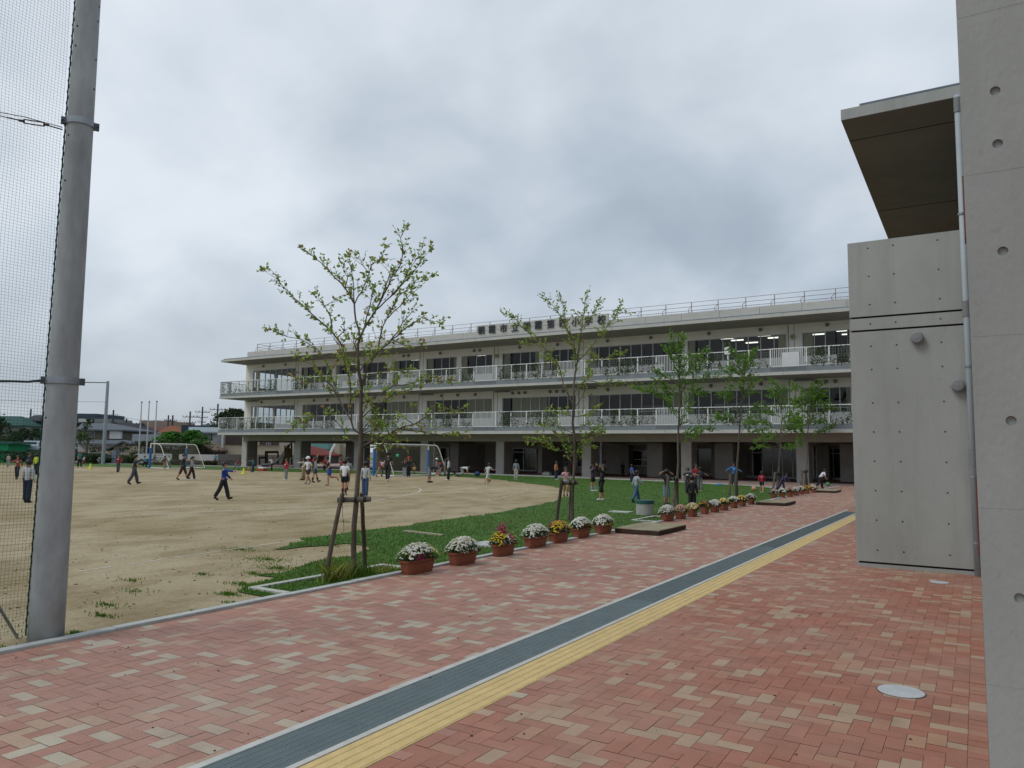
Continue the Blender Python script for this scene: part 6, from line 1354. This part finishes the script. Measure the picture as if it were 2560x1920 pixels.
# far left behind the green net
t=house('green roofed grey house at the far left behind the net',pl(170,0)[0],105); wallbox(t,(pl(-200,385),pl(380,900)),105,8,Wg); sideroof(t,pl(-230,0)[0],pl(345,0)[0],pl(0,390)[1],pl(-200,0)[0],pl(340,0)[0],pl(0,250)[1],105,8,tile_mat('roof_green',(.04,.10,.09))); winbox(t,(pl(100,520),pl(160,590)),105)
t=house('dark gabled house just left of the tall pole behind the net',pl(520,0)[0],110); wallbox(t,(pl(380,330),pl(760,900)),110,8,flat((.10,.11,.09))); sideroof(t,pl(360,0)[0],pl(800,0)[0],pl(0,320)[1],pl(540,0)[0],pl(740,0)[0],pl(0,240)[1],110,8,RD_); winbox(t,(pl(405,400),pl(430,460)),110)
t=house('low white-walled house with a pale roof behind the net',pl(480,0)[0],90); wallbox(t,(pl(375,770),pl(760,900)),90,6,Ww); sideroof(t,pl(345,0)[0],pl(780,0)[0],pl(0,760)[1],pl(380,0)[0],pl(760,0)[0],pl(0,640)[1],90,7,RP)
t=house('bright green shed at the far left edge behind the net',pl(40,0)[0],86,'shed','shed'); wallbox(t,(pl(-200,690),pl(132,920)),86,4,flat((.01,.22,.10))); wallbox(t,(pl(-210,650),pl(190,692)),85.8,4.5,RT_,'roof',None); wallbox(t,(pl(140,710),pl(265,850)),88,3,Wb,'doorway',None)
blob_tree('dark garden trees between the two houses behind the net',pl(430,0)[0],1150,98,3.2,1.,zof(pl(0,470)[1],98),2200,dk,.2,seed=13)
blob_tree('dark garden tree at the far left edge behind the net',pl(-30,0)[0],1150,98,2.2,1.,zof(pl(0,250)[1],98),1500,dk,.2,seed=14)
blob_tree('dark hedge along the far edge left of the tall pole',pl(300,0)[0],1150,80,6.5,0,1.2,3400,dk,.12,'hedge','hedges at the far edge',False,seed=15,w2=.6)
# tall posts, flagpoles, utility poles
t=thing('net_post','tall grey steel post with a thin top rail beyond the sand at left','pole',gnd(257,1160.5)); b=gnd(257,1160.5); Dp=float(np.array(b).dot(FW)); r,zt=rz(268,953,Dp)
m=MB(); m.tube([b,Vector((b.x,b.y,zt))],[.19,.14],12); m.build('post',steel,t); m=MB(); a=Vector((b.x,b.y,zt-.15)); c=a-Vector(RT)*22; m.tube([a,c],.05,6); m.build('top_rail',mat('rail_olive',(.12,.12,.08),.6),t); m=MB(); m.tube([a-Vector((0,0,2.0)),c-Vector((0,0,2.0))],.015,4); m.build('guy_wire',mat('wire_dark',(.06,.06,.065),.6),t)
for i,(xt,yt,lab) in enumerate([(1015,155,'left of the three tall white flagpoles'),(1125,150,'middle one of the three tall white flagpoles'),(1235,145,'right one of the three tall white flagpoles, by the blue goal post')]):
    u,v=ph(xt,yt); Dq=81; r,zt=rz(u,v,Dq); p=fr(r,Dq,0); t=thing('flagpole',lab,'flagpole',p,'flagpoles beyond the far goal'); m=MB(); m.tube([p,p+Vector((0,0,zt))],[.085,.05],10); m.build('shaft',mat('flag_white',(.45,.46,.47),.5,.05,4),t); m=MB(); m.ball(p+Vector((0,0,zt+.06)),.1,0,6); m.build('finial',steel,t)
UP=[(605,262,480,'utility pole rising behind the left grey roof'),(795,385,500,'short dark utility pole right of the left grey roof'),(1405,338,560,'dark utility pole before the tan block'),(1468,338,560,'thin utility pole just right of the tan block'),(1722,283,520,'utility pole with one crossarm left of the white parapet'),(1902,215,470,'utility pole with a wide crossarm above the pale blue house'),(2125,172,520,'tall utility pole with several crossarms beside the dark tree')]
tops=[]
pm=mat('pole_dark',(.055,.055,.06),.8); wm=mat('wire_dark',(.06,.06,.065),.6)
for i,(x,y,y2,lab) in enumerate(UP):
    Dq=115+6*(i%3); u,v=ph(x,y); r,zt=rz(u,v,Dq); p=fr(r,Dq,0); t=thing('utility_pole',lab,'utility pole',p,'utility poles among the houses'); m=MB(); m.tube([p,p+Vector((0,0,zt))],[.17,.12],7); m.build('shaft',pm,t)
    arms=[(.9,.9),(1.8,.7),(2.6,.5)][:(1 if i in(1,2) else 3)]
    for dz,w in arms:
        w*=1.3 if i in (4,5,6) else .7; m=MB(); c=p+Vector((0,0,zt-dz)); m.tube([c-Vector(RT)*w,c+Vector(RT)*w],.05,5); m.build('crossarm',pm,t)
        m=MB(); 
        for q in (-1,-.5,.5,1): m.tube([c+Vector(RT)*w*q,c+Vector(RT)*w*q+Vector((0,0,.28))],.045,5)
        m.build('insulator',mat('insul',(.15,.15,.16),.4),t)
    tops.append(p+Vector((0,0,zt)))
u,v=pl(490,140); r,zt=rz(u,v,118); p=fr(r,118,0); t=thing('utility_pole','utility pole behind the net at the far left','utility pole',p,'utility poles among the houses'); m=MB(); m.tube([p,p+Vector((0,0,zt))],[.17,.12],7); m.build('shaft',pm,t); m=MB(); c=p+Vector((0,0,zt-1.5)); m.tube([c-Vector(RT)*1.2,c+Vector(RT)*.4],.05,5); m.build('crossarm',pm,t); tops.insert(0,p+Vector((0,0,zt)))
m=MB()
order=[0,1,3,4,5,6,7]
for a,b in zip(order[:-1],order[1:]):
    for dz,dx in ((.7,-.4),(.7,.4),(1.7,0),(2.6,.2),(3.2,0)):
        A=tops[a]+Vector(RT)*dx-Vector((0,0,dz)); B=tops[b]+Vector(RT)*dx-Vector((0,0,dz)); m.tube([A.lerp(B,k/10)-Vector((0,0,.5*4*(k/10)*(1-k/10))) for k in range(11)],.016,3,cap=False)
A=tops[-1]; 
for dz in (1,1.8,2.6): m.tube([A-Vector((0,0,dz)),A-Vector((0,0,dz+1))+Vector(RT)*14],.016,3,cap=False)
o=m.build('overhead_wires',wm); tag(o,'bundle of thin sagging overhead wires strung between the utility poles above the houses','overhead wires')
# ------------------------------------------------------------------ sky and light
w=bpy.data.worlds.new('World'); S.world=w; w.use_nodes=True; N=w.node_tree.nodes; L=w.node_tree.links; bgd=N['Background']
sky=N.new('ShaderNodeTexSky'); sky.sky_type='NISHITA'; sky.sun_disc=False; sky.sun_elevation=math.radians(52); sky.sun_rotation=math.radians(218); sky.dust_density=2
tc=N.new('ShaderNodeTexCoord'); sep=N.new('ShaderNodeSeparateXYZ'); L.new(tc.outputs['Generated'],sep.inputs[0])
def math_(op,a,b=None,cl=False):
    n=N.new('ShaderNodeMath'); n.operation=op; n.use_clamp=cl
    for i,x in enumerate((a,b)):
        if x is None: continue
        if isinstance(x,(int,float)): n.inputs[i].default_value=x
        else: L.new(x,n.inputs[i])
    return n.outputs[0]
zc=math_('ADD',math_('MAXIMUM',sep.outputs[2],0.),.50)
cb=N.new('ShaderNodeCombineXYZ'); L.new(math_('DIVIDE',sep.outputs[0],zc),cb.inputs[0]); L.new(math_('DIVIDE',sep.outputs[1],zc),cb.inputs[1])
def cn(sc,det,off,rough=.55,dist=0):
    mp=N.new('ShaderNodeMapping'); mp.inputs['Location'].default_value=off; L.new(cb.outputs[0],mp.inputs[0]); n=N.new('ShaderNodeTexNoise'); n.inputs['Scale'].default_value=sc; n.inputs['Detail'].default_value=det; n.inputs['Roughness'].default_value=rough; n.inputs['Distortion'].default_value=dist; L.new(mp.outputs[0],n.inputs['Vector']); return n.outputs[0]
big=cn(1.3,2,(5.18,13.71,0),.5); mid=cn(3.2,4,(13.68,16.99,0),.5,.3); fine=cn(9,4,(1,5,0),.5)
mixv=math_('ADD',math_('MULTIPLY',big,.50),math_('ADD',math_('MULTIPLY',mid,.42),math_('MULTIPLY',fine,.08)))
rp=N.new('ShaderNodeValToRGB'); cr=rp.color_ramp; cr.interpolation='B_SPLINE'
cr.elements[0].position=.34; cr.elements[0].color=(.245,.29,.342,1); cr.elements[1].position=.64; cr.elements[1].color=(.56,.60,.64,1)
e=cr.elements.new(.47); e.color=(.33,.38,.435,1)
L.new(mixv,rp.inputs[0])
# even pale band towards the horizon
hz=N.new('ShaderNodeMapRange'); hz.inputs[1].default_value=.02; hz.inputs[2].default_value=.20; hz.inputs[3].default_value=.6; hz.inputs[4].default_value=0.; L.new(sep.outputs[2],hz.inputs[0])
mh=N.new('ShaderNodeMix'); mh.data_type='RGBA'; L.new(hz.outputs[0],mh.inputs[0]); sc10=N.new('ShaderNodeVectorMath'); sc10.operation='SCALE'; sc10.inputs['Scale'].default_value=10; L.new(rp.outputs[0],sc10.inputs[0]); L.new(sc10.outputs[0],mh.inputs[6]); mh.inputs[7].default_value=(3.4,3.65,3.95,1)
mx=N.new('ShaderNodeMix'); mx.data_type='RGBA'; mx.inputs[0].default_value=.93; L.new(sky.outputs[0],mx.inputs[6]); L.new(mh.outputs[2],mx.inputs[7]); L.new(mx.outputs[2],bgd.inputs[0]); bgd.inputs[1].default_value=.15
sl=bpy.data.lights.new('sun','SUN'); sl.energy=1.25; sl.angle=math.radians(25); sl.color=(1,.97,.92); so=bpy.data.objects.new('sun',sl); COL.objects.link(so)
# light from behind-left of the viewer, high
d=Vector((math.sin(math.radians(218))*math.cos(math.radians(52)),math.cos(math.radians(218))*math.cos(math.radians(52)),math.sin(math.radians(52))))
so.rotation_euler=d.to_track_quat('Z','Y').to_euler(); so.location=(0,0,30)
vs=S.view_settings; S.display_settings.display_device='sRGB'; vs.view_transform='Standard'; vs.look='None'; vs.exposure=0; vs.gamma=1; vs.use_curve_mapping=False
S.cycles.max_bounces=6; S.cycles.transparent_max_bounces=16; S.cycles.sample_clamp_indirect=4
try: S.cycles.use_denoising=True
except Exception: pass
